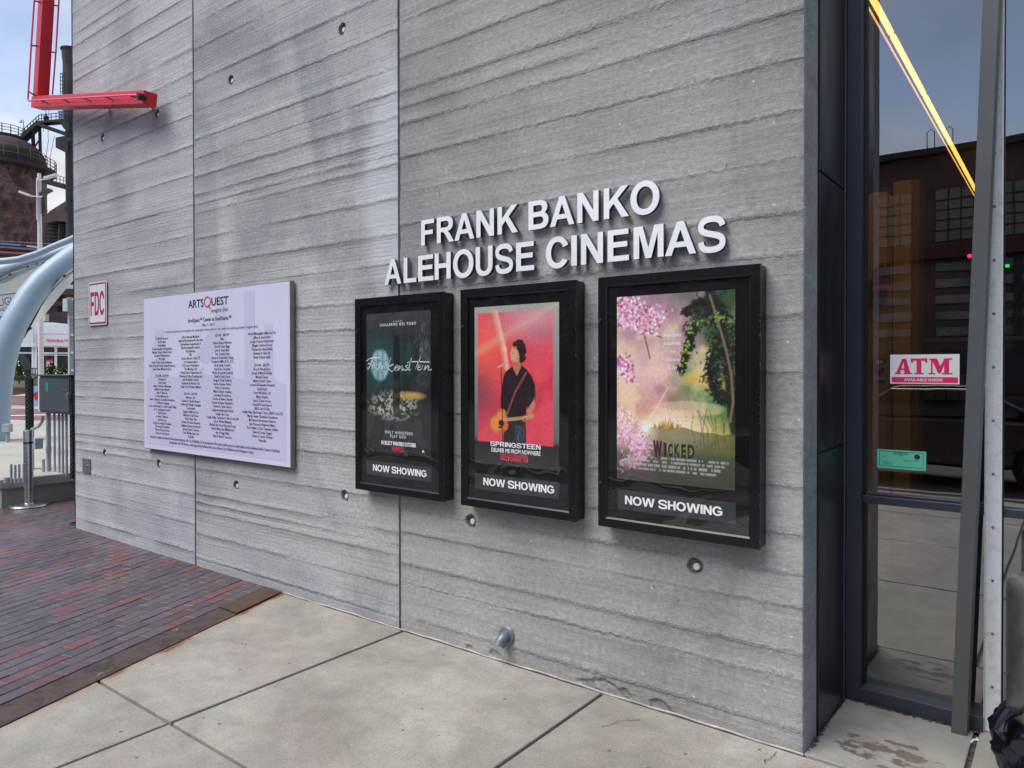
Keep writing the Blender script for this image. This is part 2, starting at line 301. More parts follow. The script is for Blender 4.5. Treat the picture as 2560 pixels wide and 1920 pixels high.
# ---------------------------------------------------------------- mesh helpers
class MB:
    def __init__(s): s.v = []; s.f = []; s.mi = []; s.cur = 0
    def quad(s, *p):
        b = len(s.v); s.v += [tuple(q) for q in p]; s.f.append(tuple(range(b, b+len(p)))); s.mi.append(s.cur); return s
    def box(s, x0, x1, y0, y1, z0, z1):
        b = len(s.v)
        s.v += [(x0, y0, z0), (x1, y0, z0), (x1, y1, z0), (x0, y1, z0), (x0, y0, z1), (x1, y0, z1), (x1, y1, z1), (x0, y1, z1)]
        for f in ((0, 3, 2, 1), (4, 5, 6, 7), (0, 1, 5, 4), (1, 2, 6, 5), (2, 3, 7, 6), (3, 0, 4, 7)): s.f.append(tuple(b+i for i in f)); s.mi.append(s.cur)
        return s
    def obox(s, c, ax, ay, az, hx, hy, hz):
        b = len(s.v); c = Vector(c)
        for dz in (-1, 1):
            for dx, dy in ((-1, -1), (1, -1), (1, 1), (-1, 1)): s.v.append(tuple(c+ax*hx*dx+ay*hy*dy+az*hz*dz))
        for f in ((0, 3, 2, 1), (4, 5, 6, 7), (0, 1, 5, 4), (1, 2, 6, 5), (2, 3, 7, 6), (3, 0, 4, 7)): s.f.append(tuple(b+i for i in f)); s.mi.append(s.cur)
        return s
    def bar(s, p, q, w, h=None):
        p, q = Vector(p), Vector(q); d = (q-p); L = d.length; d.normalize()
        up = Vector((0, 0, 1)) if abs(d.z) < .95 else Vector((0, 1, 0))
        a = d.cross(up).normalized(); u = a.cross(d)
        return s.obox((p+q)/2, d, a, u, L/2, w/2, (h or w)/2)
    def prism(s, poly, vec):
        b = len(s.v); n = len(poly); vec = Vector(vec)
        s.v += [tuple(p) for p in poly] + [tuple(Vector(p)+vec) for p in poly]
        s.f.append(tuple(b+i for i in range(n))[::-1]); s.f.append(tuple(b+n+i for i in range(n))); s.mi += [s.cur]*2
        for i in range(n): j = (i+1) % n; s.f.append((b+i, b+j, b+n+j, b+n+i)); s.mi.append(s.cur)
        return s
    def tube(s, pts, r, seg=10, caps=True):
        pts = [Vector(p) for p in pts]; n = len(pts); rs = r if isinstance(r, (list, tuple)) else [r]*n
        d0 = (pts[1]-pts[0]).normalized(); a = d0.orthogonal().normalized(); b0 = len(s.v)
        for i, p in enumerate(pts):
            d = (pts[min(i+1, n-1)]-pts[max(i-1, 0)]).normalized(); a = (a-d*a.dot(d)).normalized(); u = d.cross(a)
            for k in range(seg):
                th = 2*math.pi*k/seg; s.v.append(tuple(p+(a*math.cos(th)+u*math.sin(th))*rs[i]))
        for i in range(n-1):
            for k in range(seg):
                k2 = (k+1) % seg; s.f.append((b0+i*seg+k, b0+i*seg+k2, b0+(i+1)*seg+k2, b0+(i+1)*seg+k)); s.mi.append(s.cur)
        if caps:
            s.f.append(tuple(b0+k for k in range(seg))[::-1]); s.f.append(tuple(b0+(n-1)*seg+k for k in range(seg))); s.mi += [s.cur]*2
        return s
    def lathe(s, c, prof, seg=24, axis=(0, 0, 1)):
        c = Vector(c); ax = Vector(axis).normalized(); a = ax.orthogonal().normalized(); u = ax.cross(a); b0 = len(s.v); n = len(prof)
        for (r, h) in prof:
            for k in range(seg):
                th = 2*math.pi*k/seg; s.v.append(tuple(c+ax*h+(a*math.cos(th)+u*math.sin(th))*r))
        for i in range(n-1):
            for k in range(seg):
                k2 = (k+1) % seg; s.f.append((b0+i*seg+k, b0+i*seg+k2, b0+(i+1)*seg+k2, b0+(i+1)*seg+k)); s.mi.append(s.cur)
        return s
    def mesh(s, name, mats):
        m = bpy.data.meshes.new(name); m.from_pydata(s.v, [], s.f)
        for q in (mats if isinstance(mats, (list, tuple)) else [mats]): m.materials.append(q)
        if any(s.mi): m.polygons.foreach_set('material_index', s.mi)
        m.update(); return m
    def build(s, name, mats, parent=None, bevel=0., smooth=False):
        m = s.mesh(name, mats)
        if smooth:
            m.polygons.foreach_set('use_smooth', [True]*len(m.polygons))
            try: m.set_sharp_from_angle(angle=math.radians(40))
            except Exception: pass
        return link(name, m, parent, bevel)
def link(name, m, parent=None, bevel=0.):
    o = bpy.data.objects.new(name, m); COL.objects.link(o)
    if parent is not None: o.parent = parent; o.matrix_parent_inverse = Matrix.Translation(parent.location).inverted()
    if bevel:
        b = o.modifiers.new('edge', 'BEVEL'); b.width = bevel; b.segments = 2; b.limit_method = 'ANGLE'
    return o
def thing(name, label, cat, loc=(0, 0, 0), group=None):
    o = bpy.data.objects.new(name, None); COL.objects.link(o); o.location = loc; o.empty_display_size = .1
    o['label'] = label; o['category'] = cat
    if group: o['group'] = group
    return o
def tag(o, label, cat, group=None):
    o['label'] = label; o['category'] = cat
    if group: o['group'] = group
    return o
def struct(name, loc=(0, 0, 0)):
    o = bpy.data.objects.new(name, None); COL.objects.link(o); o.location = loc; o['kind'] = 'structure'; return o
_tc = {}
def textmesh(body, offset=0., shear=0., align='LEFT', res=3, spacing=1., line=1., extrude=0.):
    c = bpy.data.curves.new('lettering', 'FONT'); c.body = body; c.size = 1; c.offset = offset; c.shear = shear; c.align_x = align
    c.resolution_u = res; c.space_character = spacing; c.space_line = line; c.extrude = extrude
    o = bpy.data.objects.new('lettering', c); COL.objects.link(o)
    dg = bpy.context.evaluated_depsgraph_get(); m = bpy.data.meshes.new_from_object(o.evaluated_get(dg))
    bpy.data.objects.remove(o); bpy.data.curves.remove(c); return m
def bbox(m):
    co = np.zeros(len(m.vertices)*3); m.vertices.foreach_get('co', co); co = co.reshape(-1, 3); return co, co.min(0), co.max(0)
def place_text(body, x0, x1, z0, z1, y, mat, parent=None, name='lettering', depth=0., **kw):
    """text scaled to the box x0..x1, z0..z1 on the plane Y=y, reading from the -Y side"""
    if kw.get('bold'): m = glyphmesh(body, .5 if depth else 0., kw.get('heavy', 0.))
    else: kw.pop('bold', 0); m = textmesh(body, extrude=.5 if depth else 0., **kw)
    co, a, b = bbox(m)
    if x1 is None: sc = (z1-z0)/(b[1]-a[1]); x1 = x0+(b[0]-a[0])*sc
    X = x0+(co[:, 0]-a[0])/(b[0]-a[0])*(x1-x0); Z = z0+(co[:, 1]-a[1])/(b[1]-a[1])*(z1-z0)
    Y = y-(co[:, 2]+.5)*depth if depth else np.full_like(X, y)
    m.vertices.foreach_set('co', np.stack([X, Y, Z], 1).ravel()); m.materials.clear()
    for q in (mat if isinstance(mat, (list, tuple)) else [mat]): m.materials.append(q)
    m.update(); m.name = name
    return link(name, m, parent)


# ---------------------------------------------------------------- bold grotesque capitals drawn as outlines (cap height 100)
def arc(cx, cy, rx, ry, a0, a1, n=14, e=1.0):
    out = []
    for k in range(n+1):
        t_ = math.radians(a0+(a1-a0)*k/n); c_, s_ = math.cos(t_), math.sin(t_)
        out.append((cx+rx*math.copysign(abs(c_)**e, c_), cy+ry*math.copysign(abs(s_)**e, s_)))
    return out
def s_outline():
    ctl = [(84, 72), (79, 83), (66, 91), (46, 93), (27, 91), (13, 83), (9.5, 73), (13, 62), (27, 55), (46, 50), (68, 44.5), (81, 37), (84.5, 27), (80, 15), (66, 8), (46, 6), (25, 8.5), (13, 17), (9, 30)]
    P_ = []
    for i in range(len(ctl)-1):
        a_, b_, c_, d_ = [Vector(ctl[j]) for j in (max(i-1, 0), i, i+1, min(i+2, len(ctl)-1))]
        for k in range(4): t_ = k/4; P_.append(.5*((2*b_)+(c_-a_)*t_+(2*a_-5*b_+4*c_-d_)*t_*t_+(3*b_-a_-3*c_+d_)*t_**3))
    P_.append(Vector(ctl[-1])); L1, L2 = [], []
    for i, p_ in enumerate(P_):
        d_ = (P_[min(i+1, len(P_)-1)]-P_[max(i-1, 0)]).normalized(); n_ = Vector((-d_.y, d_.x)); w_ = 8.6+1.2*abs(d_.y)
        L1.append(tuple(p_+n_*w_)); L2.append(tuple(p_-n_*w_))
    return L1+L2[::-1]
GL = {
 'F': [[(0, 0), (20.5, 0), (20.5, 41), (65, 41), (65, 58), (20.5, 58), (20.5, 83), (72, 83), (72, 100), (0, 100)]],
 'E': [[(0, 0), (76, 0), (76, 17), (20.5, 17), (20.5, 44), (70, 44), (70, 61), (20.5, 61), (20.5, 83), (74, 83), (74, 100), (0, 100)]],
 'L': [[(0, 0), (71, 0), (71, 17), (20.5, 17), (20.5, 100), (0, 100)]],
 'I': [[(0, 0), (20.5, 0), (20.5, 100), (0, 100)]],
 'H': [[(0, 0), (20.5, 0), (20.5, 43), (59.5, 43), (59.5, 0), (80, 0), (80, 100), (59.5, 100), (59.5, 60), (20.5, 60), (20.5, 100), (0, 100)]],
 'N': [[(0, 0), (19, 0), (19, 66), (59.5, 0), (80, 0), (80, 100), (61, 100), (61, 35), (21, 100), (0, 100)]],
 'M': [[(0, 0), (18.5, 0), (18.5, 77), (39, 0), (58, 0), (78.5, 77), (78.5, 0), (97, 0), (97, 100), (67.5, 100), (48.5, 32), (29.5, 100), (0, 100)]],
 'A': [[(0, 0), (22, 0), (30.5, 23), (70.5, 23), (79.5, 0), (101, 0), (61.5, 100), (39.5, 100)], [(37, 39), (64, 39), (50.5, 76)]],
 'K': [[(0, 0), (20.5, 0), (20.5, 30), (37, 47), (67, 0), (93.5, 0), (51, 61), (91, 100), (64, 100), (20.5, 56), (20.5, 100), (0, 100)]],
 'U': [[(0, 100), (0, 40)]+arc(40, 38, 40, 39.5, 180, 360, 20, .9)+[(80, 40), (80, 100), (59.5, 100), (59.5, 38)]+arc(40, 36, 19.5, 21, 0, -180, 16, .9)+[(20.5, 38), (20.5, 100)]],
 'O': [arc(49, 50, 49, 51.5, 0, 352, 44, .97), arc(49, 50, 28, 34, 0, 350, 36, .95)],
 'C': [arc(47, 50, 47, 51.5, 24, 328, 40, .97)+[(67.5, 29)]+arc(47, 50, 26, 34, -37, -322, 34, .95)+[(68, 65)]],
 'R': [[(0, 0), (20.5, 0), (20.5, 42), (28, 42), (36, 39), (44, 30), (64, 0), (88, 0), (75, 21), (66, 34), (57, 42.5)]+arc(53, 71.3, 30, 28.7, -62, 90, 16, .9)+[(0, 100)], [(20.5, 58), (46, 58)]+arc(47, 70.7, 15, 12.5, -80, 80, 10, .9)+[(46, 83.3), (20.5, 83.3)]],
 'B': [[(0, 0), (44, 0)]+arc(49, 29, 34, 29, -80, 52, 14, .9)+arc(46, 75, 32, 25, -46, 85, 14, .9)+[(42, 100), (0, 100)], [(20.5, 17), (44, 17)]+arc(46, 30, 16, 13, -80, 80, 10, .85)+[(42, 43), (20.5, 43)], [(20.5, 60), (40, 60)]+arc(43, 71.7, 14.5, 11.7, -80, 80, 10, .85)+[(40, 83.3), (20.5, 83.3)]],
 'S': [s_outline()],
 'W': [[(0, 100), (21, 100), (35.5, 31), (54, 100), (80, 100), (98, 30), (113, 100), (134, 100), (110, 0), (87.5, 0), (67, 75), (47, 0), (24, 0)]],
 'G': [arc(48, 50, 48, 51.5, 27, 305, 38, .97)+[(95, 15), (95, 55), (50, 55), (50, 38), (74.5, 38), (74.5, 25.5)]+arc(48, 50, 27, 34, -52, -318, 32, .95)],
 'D': [[(0, 0), (38, 0)]+arc(38, 50, 44, 50, -88, 88, 20, .85)+[(38, 100), (0, 100)], [(20.5, 17), (36, 17)]+arc(36, 50, 25, 33, -86, 86, 16, .85)+[(36, 83), (20.5, 83)]],
 'T': [[(29.5, 0), (50.5, 0), (50.5, 83), (80, 83), (80, 100), (0, 100), (0, 83), (29.5, 83)]],
 'P': [[(0, 0), (20.5, 0), (20.5, 38), (40, 38)]+arc(46, 69, 32, 31, -85, 85, 16, .88)+[(40, 100), (0, 100)], [(20.5, 55), (40, 55)]+arc(42, 69, 15, 14, -80, 80, 10, .85)+[(40, 83), (20.5, 83)]],
}
GW = {k: max(p_[0] for lp in v for p_ in lp) for k, v in GL.items()}
def glyphmesh(text, extrude=0., heavy=0.):
    c = bpy.data.curves.new('lettering', 'CURVE'); c.dimensions = '2D'; c.fill_mode = 'BOTH'; c.extrude = extrude; c.offset = heavy; x = 0
    for ch in text:
        if ch == ' ': x += 34; continue
        for lp in GL[ch]:
            sp = c.splines.new('POLY'); sp.points.add(len(lp)-1); sp.use_cyclic_u = True
            for q_, (a_, b_) in zip(sp.points, lp): q_.co = ((x+a_)/100, b_/100, 0, 1)
        x += GW[ch]+(8 if ch not in 'A' else 4)
    o = bpy.data.objects.new('lettering', c); COL.objects.link(o); dg = bpy.context.evaluated_depsgraph_get(); m = bpy.data.meshes.new_from_object(o.evaluated_get(dg))
    bpy.data.objects.remove(o); bpy.data.curves.remove(c); return m
# ---------------------------------------------------------------- noise in numpy (for relief and flat prints)
def vnoise(x, y, seed=0):
    x = np.asarray(x, float); y = np.asarray(y, float); xi = np.floor(x).astype(np.int64); yi = np.floor(y).astype(np.int64); xf = x-xi; yf = y-yi
    def h(a, b):
        n = (a*374761393 + b*668265263 + seed*1442695041) & 0x7fffffff; n = ((n ^ (n >> 13))*1274126177) & 0x7fffffff
        return ((n ^ (n >> 16)) & 0xffff)/65535.
    u = xf*xf*(3-2*xf); v = yf*yf*(3-2*yf)
    return (h(xi, yi)*(1-u)+h(xi+1, yi)*u)*(1-v)+(h(xi, yi+1)*(1-u)+h(xi+1, yi+1)*u)*v
def fbm(x, y, oct=4, seed=0):
    s = 0; a = .5; t = 0
    for i in range(oct): s = s+a*vnoise(x*2**i, y*2**i, seed+i*17); t += a; a *= .55
    return s/t

# ================================================================ concrete wall
X_END, X_J1, X_J2, X_COR = -8.66, -6.165, -3.565, -.957
WALL = thing('concrete_wall', 'tall grey board-formed concrete wall with three panels behind the posters', 'wall', ((X_END+X_COR)/2, 0, 0))
HOLES = []
for q in ((577, 200), (855, 72), (392, 285), (256, 345), (262, 1133), (397, 1160), (590, 1214), (862, 1240), (1177, 1303), (1737, 1416)):
    p = onY(*q); HOLES.append((p.x, p.z))
def wall_panel(x0, x1, ztop_f, ledges, seed, mat, dx):
    fine_top = ztop_f; hs = [(hx, hz) for hx, hz in HOLES if x0 < hx < x1]
    xs = list(np.arange(x0, x1, dx)) + [x1]
    rj = random.Random(seed); fls = []; zf_ = -.05
    while zf_ < fine_top: fls.append(zf_); zf_ += .0265*rj.uniform(.75, 1.3)
    zs = [v for f_ in fls for v in (f_-.0038, f_, f_+.0038, f_+.013)]
    zs = [-.06]+zs + list(np.arange(fine_top, 7.4, .12)) + [7.4]
    ex_x, ex_z = [], []
    for hx, hz in hs: ex_x += list(np.arange(hx-.06, hx+.061, .004)); ex_z += list(np.arange(hz-.06, hz+.061, .004))
    for L in ledges: ex_z += [L-.004, L-.0015, L+.0015, L+.004]
    def merge(a, ex, mind):
        a = np.array(a); ex = np.sort(np.array(ex)) if len(ex) else np.zeros(0)
        keep = [v for v in a if not len(ex) or np.min(np.abs(ex-v)) > mind or v in (a[0], a[-1])]
        return np.unique(np.round(np.concatenate([keep, ex]), 5))
    xs = merge(xs, [v for v in ex_x if x0+.002 < v < x1-.002], .003); zs = merge(zs, ex_z, .002)
    Xg, Zg = np.meshgrid(xs, zs)
    edge = np.clip(np.minimum(Xg-x0, x1-Xg)/.03, 0, 1)
    hole_w = np.ones_like(Xg); 
    out = np.zeros_like(Xg)                          # outward (towards -Y) metres
    led = np.array(sorted(ledges))
    wave = (fbm(Xg*.8, Zg*.35, 3, seed)-.5)*.006 + (fbm(Xg*7, Zg*2, 3, seed+3)-.5)*.007 + (fbm(Xg*34, Zg*3, 3, seed+9)-.5)*.011
    for i, L in enumerate(led):
        st = .55+.75*((i*37+seed*13) % 10)/10
        d = Zg-L
        sag = fbm(Xg*5+i*9, Xg*0+i, 3, seed+5)
        brk = np.clip(fbm(Xg*2.2+i*5, Xg*0+i*2, 3, seed+15)*3-.75, .12, 1)
        lip = np.where(d > 0, np.exp(-d/.03), 0)*.0017*st*(.3+1.1*sag)*brk
        under = np.where(d <= 0, np.exp(d/.012), 0)*.0011*st*brk
        rough = np.exp(-np.abs(d-.014)/.026)*(fbm(Xg*70, Zg*60, 3, seed+i)-.5)*.009*(.5+.6*st)
        out += lip-under+rough
    fl_a = np.array(fls); j_ = np.clip(np.searchsorted(fl_a, Zg.ravel()), 1, len(fl_a)-1).reshape(Zg.shape)
    near = np.where(np.abs(Zg-fl_a[j_-1]) < np.abs(Zg-fl_a[j_]), j_-1, j_); dz_ = np.abs(Zg-fl_a[near])
    fm = np.clip(fbm(Xg*.8+near*3.7, near*1.9, 3, seed+50)*2.2-.65, .0, 1)
    amp_f = {11: .0013, 22: -.0013, 33: .0007}[seed]
    out += np.clip(1-dz_/.0039, 0, 1)*amp_f*fm
    bandv = np.zeros_like(Xg)
    for i, L in enumerate(led):
        d = Zg-L; bandv = np.maximum(bandv, np.exp(-np.abs(d-.012)/.017)*np.clip(fbm(Xg*1.7+i*5, Xg*0+i*3, 3, seed+15)*2.6-.55, .1, 1))
    out += (fbm(Xg*60, Zg*90, 3, seed+60)-.5)*.0016 + (fbm(Xg*1.3, Zg*1.3, 3, seed+70)-.5)*.003
    pitv = np.zeros_like(Xg)
    for hx, hz in hs:
        r = np.hypot(Xg-hx, Zg-hz); rr = .043+(fbm(np.arctan2(Zg-hz, Xg-hx)*1.3+hx, r*0+hz, 2, 5)-.5)*.014
        k = np.clip((rr-r)/.005, 0, 1); out = out*(1-k) - k*.021; pitv = np.maximum(pitv, np.clip((rr+.002-r)/.006, 0, 1)*(.6+.4*fbm(Xg*60, Zg*60, 2, 9)))
        wave *= np.clip((r-.06)/.2, 0, 1)
    if seed == 33:                                   # broken patches at the foot of the right panel
        for px, pz, sx, sz in ((-1.98, .01, .17, .055), (-1.66, .0, .07, .05), (-2.75, .02, .05, .03), (-2.95, .015, .025, .02)):
            k = ((Xg-px)/sx)**2+((Zg-pz)/sz)**2 + (fbm(Xg*22, Zg*22, 3, 77)-.5)*1.6
            out -= np.clip((1-k)/.15, 0, 1)*(.007+fbm(Xg*110, Zg*110, 2, 78)*.012)
    out *= np.clip(edge*1.3, .0, 1)
    out -= np.where(np.minimum(Xg-x0, x1-Xg) < .012, .006*fbm(Xg*0, Zg*12, 3, seed+90), 0)
    wave *= np.clip((7.3-Zg), 0, 1)*np.clip(Zg*12, 0, 1)
    V = np.stack([Xg, -out, Zg+wave], -1).reshape(-1, 3)
    nz, nx = Xg.shape; idx = np.arange(nz*nx).reshape(nz, nx)
    Fq = np.stack([idx[:-1, :-1], idx[:-1, 1:], idx[1:, 1:], idx[1:, :-1]], -1).reshape(-1, 4)
    m = bpy.data.meshes.new('concrete_panel')
    # side returns so the panel has its thickness
    extra = [(x0, 0, -.06), (x1, 0, -.06), (x1, 0, 7.4), (x0, 0, 7.4), (x0, .06, -.06), (x1, .06, -.06), (x1, .06, 7.4), (x0, .06, 7.4)]
    nV = len(V); V = np.concatenate([V, np.array(extra)]); ef = np.array([(0, 4, 7, 3), (1, 2, 6, 5), (3, 7, 6, 2)])+nV
    Fa = np.concatenate([Fq, ef])
    m.vertices.add(len(V)); m.vertices.foreach_set('co', V.ravel()); m.loops.add(len(Fa)*4); m.loops.foreach_set('vertex_index', Fa.ravel())
    m.polygons.add(len(Fa)); m.polygons.foreach_set('loop_start', np.arange(0, len(Fa)*4, 4)); m.polygons.foreach_set('loop_total', np.full(len(Fa), 4))
    sm = np.ones(len(Fa), bool); sm[-3:] = False; m.polygons.foreach_set('use_smooth', sm)
    at = m.attributes.new('pit', 'FLOAT', 'POINT'); at.data.foreach_set('value', np.concatenate([pitv.ravel(), np.zeros(8)]))
    at = m.attributes.new('band', 'FLOAT', 'POINT'); at.data.foreach_set('value', np.concatenate([bandv.ravel(), np.zeros(8)]))
    m.materials.append(mat); m.update(calc_edges=True)
    link('concrete_panel', m, WALL)
g = .009
wall_panel(X_END, X_J1-g, 6.1, [5.606, 5.375, 5.246, 5.05, 4.867, 4.575, 4.36, 4.18, 3.992, 3.72, 3.464, 3.195, 2.931, 2.72, 2.5, 2.28, 2.05, 1.84, 1.61, 1.44, 1.24, 1.033, .95, .863, .617, .358, .107], 11, M['wall_left'], .013)
wall_panel(X_J1+g, X_J2-g, 5.3, [5.1, 4.774, 4.554, 4.272, 4.009, 3.758, 3.593, 3.432, 3.27, 3.186, 3.112, 2.884, 2.645, 2.45, 2.2, 2.02, 1.8, 1.57, 1.3, 1.12, .854, .638, .558, .486, .283, .07], 22, M['wall_mid'], .011)
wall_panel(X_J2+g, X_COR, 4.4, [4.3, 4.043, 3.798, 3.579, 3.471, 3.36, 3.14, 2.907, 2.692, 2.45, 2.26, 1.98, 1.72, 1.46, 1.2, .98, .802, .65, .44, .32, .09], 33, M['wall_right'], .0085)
MB().box(X_END, X_COR-.05, .062, .6, -.06, 7.4).build('wall_core', M['seal'], WALL)
for xj in (X_J1, X_J2): MB().box(xj-g, xj+g, .018, .062, -.06, 7.4).build('joint_strip', M['seal'], WALL)
MB().box(X_END-.058, X_END-.002, .012, .62, .015, 7.4).build('edge_channel', M['darktrim'], WALL, .003)
fo = MB().box(-8.83, -8.68, -.03, .08, 0.0, .012).box(-8.80, -8.77, -.03, .08, .012, .05).build('channel_foot', M['steel'], WALL, .003)
M['plug'] = simple('white_plastic_plug', '#cfcfcc', .6, 0, .15, 30)
for hx, hz in HOLES:
    mb = MB().lathe((hx+.004, .020, hz-.004), [(0.0001, -.012), (.014, -.012), (.0175, -.009), (.0175, .004)], 16, (0, 1, 0))
    mb.build('tie_hole_plug', M['plug'], WALL, smooth=True)
# smooth return face of the recess
def return_face():
    mb = MB(); n = 60
    zs = np.linspace(-.05, 7.4, n)
    mb.box(X_COR-.0505, -.953, .004, .217, -.05, 7.4)
    return mb.build('return_face', M['return'], WALL, .006)
return_face()
# caulk bead along the foot
pts = [(x, -.006+.004*math.sin(x*7.3), .002+.002*math.sin(x*23)) for x in np.linspace(-4.84, -.95, 70)]
MB().tube(pts, .0058, 6).build('caulk_bead', M['caulk'], WALL)

# ================================================================ conduit box and pipe on the wall
p = onY(217, 1163, 0)
cp = thing('cover_plate', 'small grey steel cover plate low on the wall by its left end', 'cover plate', (p.x, 0, p.z))
a = onY(207, 1145, -.006); b = onY(226, 1184, -.006)
MB().box(a.x, b.x, -.012, -.002, b.z, a.z).build('plate', M['galv'], cp, .001)
MB().lathe(((a.x+b.x)/2+.03, -.012, (a.z+b.z)/2), [(.012, 0.0), (.012, -.012), (.0001, -.014)], 12, (0, 1, 0)).build('screw', M['steel'], cp)
pp = thing('drain_spout', 'short galvanised elbow spout poking from the foot of the wall', 'drain pipe', (-2.6, 0, .16))
c = onY(1262, 1592, -.01); cx, cz = c.x-.0, c.z+.012
cx = onY(1268, 1590, 0).x; cz = onY(1268, 1588, 0).z
MB().lathe((cx, 0, cz), [(.056, .004), (.056, -.006), (.05, -.012), (.03, -.014)], 24, (0, 1, 0)).build('escutcheon', M['galv'], pp, smooth=True)
pts = [(cx, .0, cz), (cx, -.022, cz), (cx-.002, -.036, cz-.005), (cx-.006, -.052, cz-.020), (cx-.010, -.068, cz-.046)]
mb = MB().tube(pts, [.030, .030, .031, .031, .030], 20, False).tube(pts[-2:], [.0335, .0335], 20, False)
mb.tube([Vector(pts[-1])+Vector((0, 0, .0)), Vector(pts[-2])], [.026, .024], 20, False); mb.build('elbow', M['galv'], pp, smooth=True)
mb = MB(); mb.tube([Vector(pts[-2])+Vector((0, 0, -.004)), Vector(pts[-2])+Vector((0, 0, 0))], .027, 16, True); mb.build('pipe_bore', M['dark_gap'], pp)

# ================================================================ FRANK BANKO ALEHOUSE CINEMAS
SGN = thing('cinema_sign', 'raised brushed metal letters on the wall over three poster cases', 'sign', (-2.5, 0, 2.5))
def zx(x, y): return 940+x/2.404, 420+y/2.404
r1 = [('F', 268, 345), ('R', 362, 464), ('A', 468, 587), ('N', 600, 705), ('K', 727, 850), ('B', 913, 1033), ('A', 1042, 1188), ('N', 1207, 1334), ('K', 1366, 1517), ('O', 1526, 1700)]
r2 = [('A', 47, 148), ('L', 163, 238), ('E', 250, 342), ('H', 349, 445), ('O', 460, 582), ('U', 596, 697), ('S', 714, 820), ('E', 839, 947), ('C', 1018, 1152), ('I', 1171, 1204), ('N', 1229, 1361), ('E', 1389, 1517), ('M', 1545, 1725), ('A', 1734, 1921), ('S', 1933, 2098)]
def letter_row(row, zb, zt, yl, yr):
    for ch, xa, xb in row:
        f = (xa-50)/2000.; yy = yl+(yr-yl)*f
        A = onY(*zx(xa, yy), -.045).x; B = onY(*zx(xb, yy), -.045).x
        o = .006 if ch in 'OCSU' else 0
        m = glyphmesh(ch, .5); co, lo, hi = bbox(m)
        X = A+(co[:, 0]-lo[0])/(hi[0]-lo[0])*(B-A); Z = zb-o+(co[:, 1]-lo[1])/(hi[1]-lo[1])*(zt-zb+2*o); Y = -.014-(co[:, 2]+.5)*.026
        m.vertices.foreach_set('co', np.stack([X, Y, Z], 1).ravel()); m.materials.clear(); m.materials.append(M['alu']); m.materials.append(M['alu_side'])
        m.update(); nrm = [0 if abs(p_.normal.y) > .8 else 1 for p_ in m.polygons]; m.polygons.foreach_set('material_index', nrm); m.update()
        ob = link('letter', m, SGN)
        xm = (A+B)/2
letter_row(r1, 2.536, 2.698, 390, 230); letter_row(r2, 2.308, 2.473, 620, 430)

# ================================================================ donor plaque
PX0, PX1, PZ0, PZ1 = -6.985, -4.690, .990, 2.414
PL = thing('donor_plaque', 'large pale lavender donor plaque with four columns of names', 'plaque', ((PX0+PX1)/2, 0, PZ0))
MB().box(PX0, PX1, -.05, -.012, PZ0, PZ1).build('board', [M['plaque_edge']], PL, .002)
MB().box(PX0+.006, PX1-.006, -.0535, -.0502, PZ0+.006, PZ1-.006).build('face_sheet', M['plaque'], PL, .001)
def zp(x, y, Y=-.055): return onY(340+x/3.2524, 680+y/3.2529, Y)
def ppoly(pts, mat, name, Y):
    mb = MB(); mb.quad(*[(q.x, Y, q.z) for q in (zp(x, y, Y) for x, y in pts)]); return mb.build(name, mat, PL)
# lavender skyline print and border
bx0, bx1, bz0, bz1 = PX0+.075, PX1-.10, PZ0+.105, PZ1-.065
sky_pts = [(85, 858), (110, 858), (112, 720), (150, 716), (150, 474), (222, 470), (224, 716), (262, 720), (262, 874), (545, 877), (545, 835), (640, 835), (640, 640), (575, 755), (543, 755), (540, 870), (470, 873)]
Y1, Y2 = -.0545, -.0556
tc_, bc_ = [], []
mb = MB()
L_ = lambda pts: [(q.x, Y1, q.z) for q in (zp(x, y, Y1) for x, y in pts)]
mb.quad(*L_([(85, 1390), (1220, 1540), (1220, 916), (1150, 892), (1120, 862), (882, 866), (85, 858)]))
mb.quad(*L_([(112, 856), (262, 858), (262, 722), (112, 720)])); mb.quad(*L_([(150, 718), (224, 719), (224, 470), (150, 474)]))
mb.quad(*L_([(262, 858), (545, 861), (545, 757), (470, 858)])); mb.quad(*L_([(545, 862), (806, 864), (790, 838), (545, 835)]))
mb.quad(*L_([(484, 700), (575, 755), (640, 640), (722, 500), (724, 268), (655, 300), (640, 400)]))
mb.quad(*L_([(640, 834), (790, 836), (760, 640), (724, 500), (640, 640)]))
mb.quad(*L_([(882, 865), (963, 865), (963, 150), (876, 156)])); mb.quad(*L_([(963, 864), (1120, 862), (1110, 808), (963, 808)])); mb.quad(*L_([(1042, 806), (1112, 806), (1112, 420), (1042, 426)]))
mb.build('skyline_print', M['plaque_lav'], PL)
mb = MB()
for q in ([(70, 205), (1246, 66), (1246, 92), (70, 226)],): mb.quad(*L_(q[::-1]))
mb.quad((PX1-.05, Y1, PZ0+.1), (PX1-.02, Y1, PZ0+.1), (PX1-.02, Y1, PZ1-.05), (PX1-.05, Y1, PZ1-.05))
def ptext(s, x0, x1, y0, y1, mat, Y=Y2, **kw):
    """box given by photo points; x0..x1 at mid height, y0..y1 at the middle column"""
    ym = (y0+y1)/2; xm = (x0+x1)/2
    A = zp(x0, ym, Y).x; B = zp(x1, ym, Y).x; zt = zp(xm, y0, Y).z; zb = zp(xm, y1, Y).z
    return place_text(s, A, B, zb, zt, Y, mat, PL, **kw)
ptext('ARTS', 424, 548, 224, 290, M['ink'], offset=.012); ptext('UEST', 612, 750, 201, 268, M['ink'], offset=.012)
q = [zp(555, 240), zp(605, 240)]
cq = zp(580, 243); rx = (zp(608, 243).x-zp(552, 243).x)/2; rz = (zp(580, 197).z-zp(580, 290).z)/2
mb = MB(); N = 32
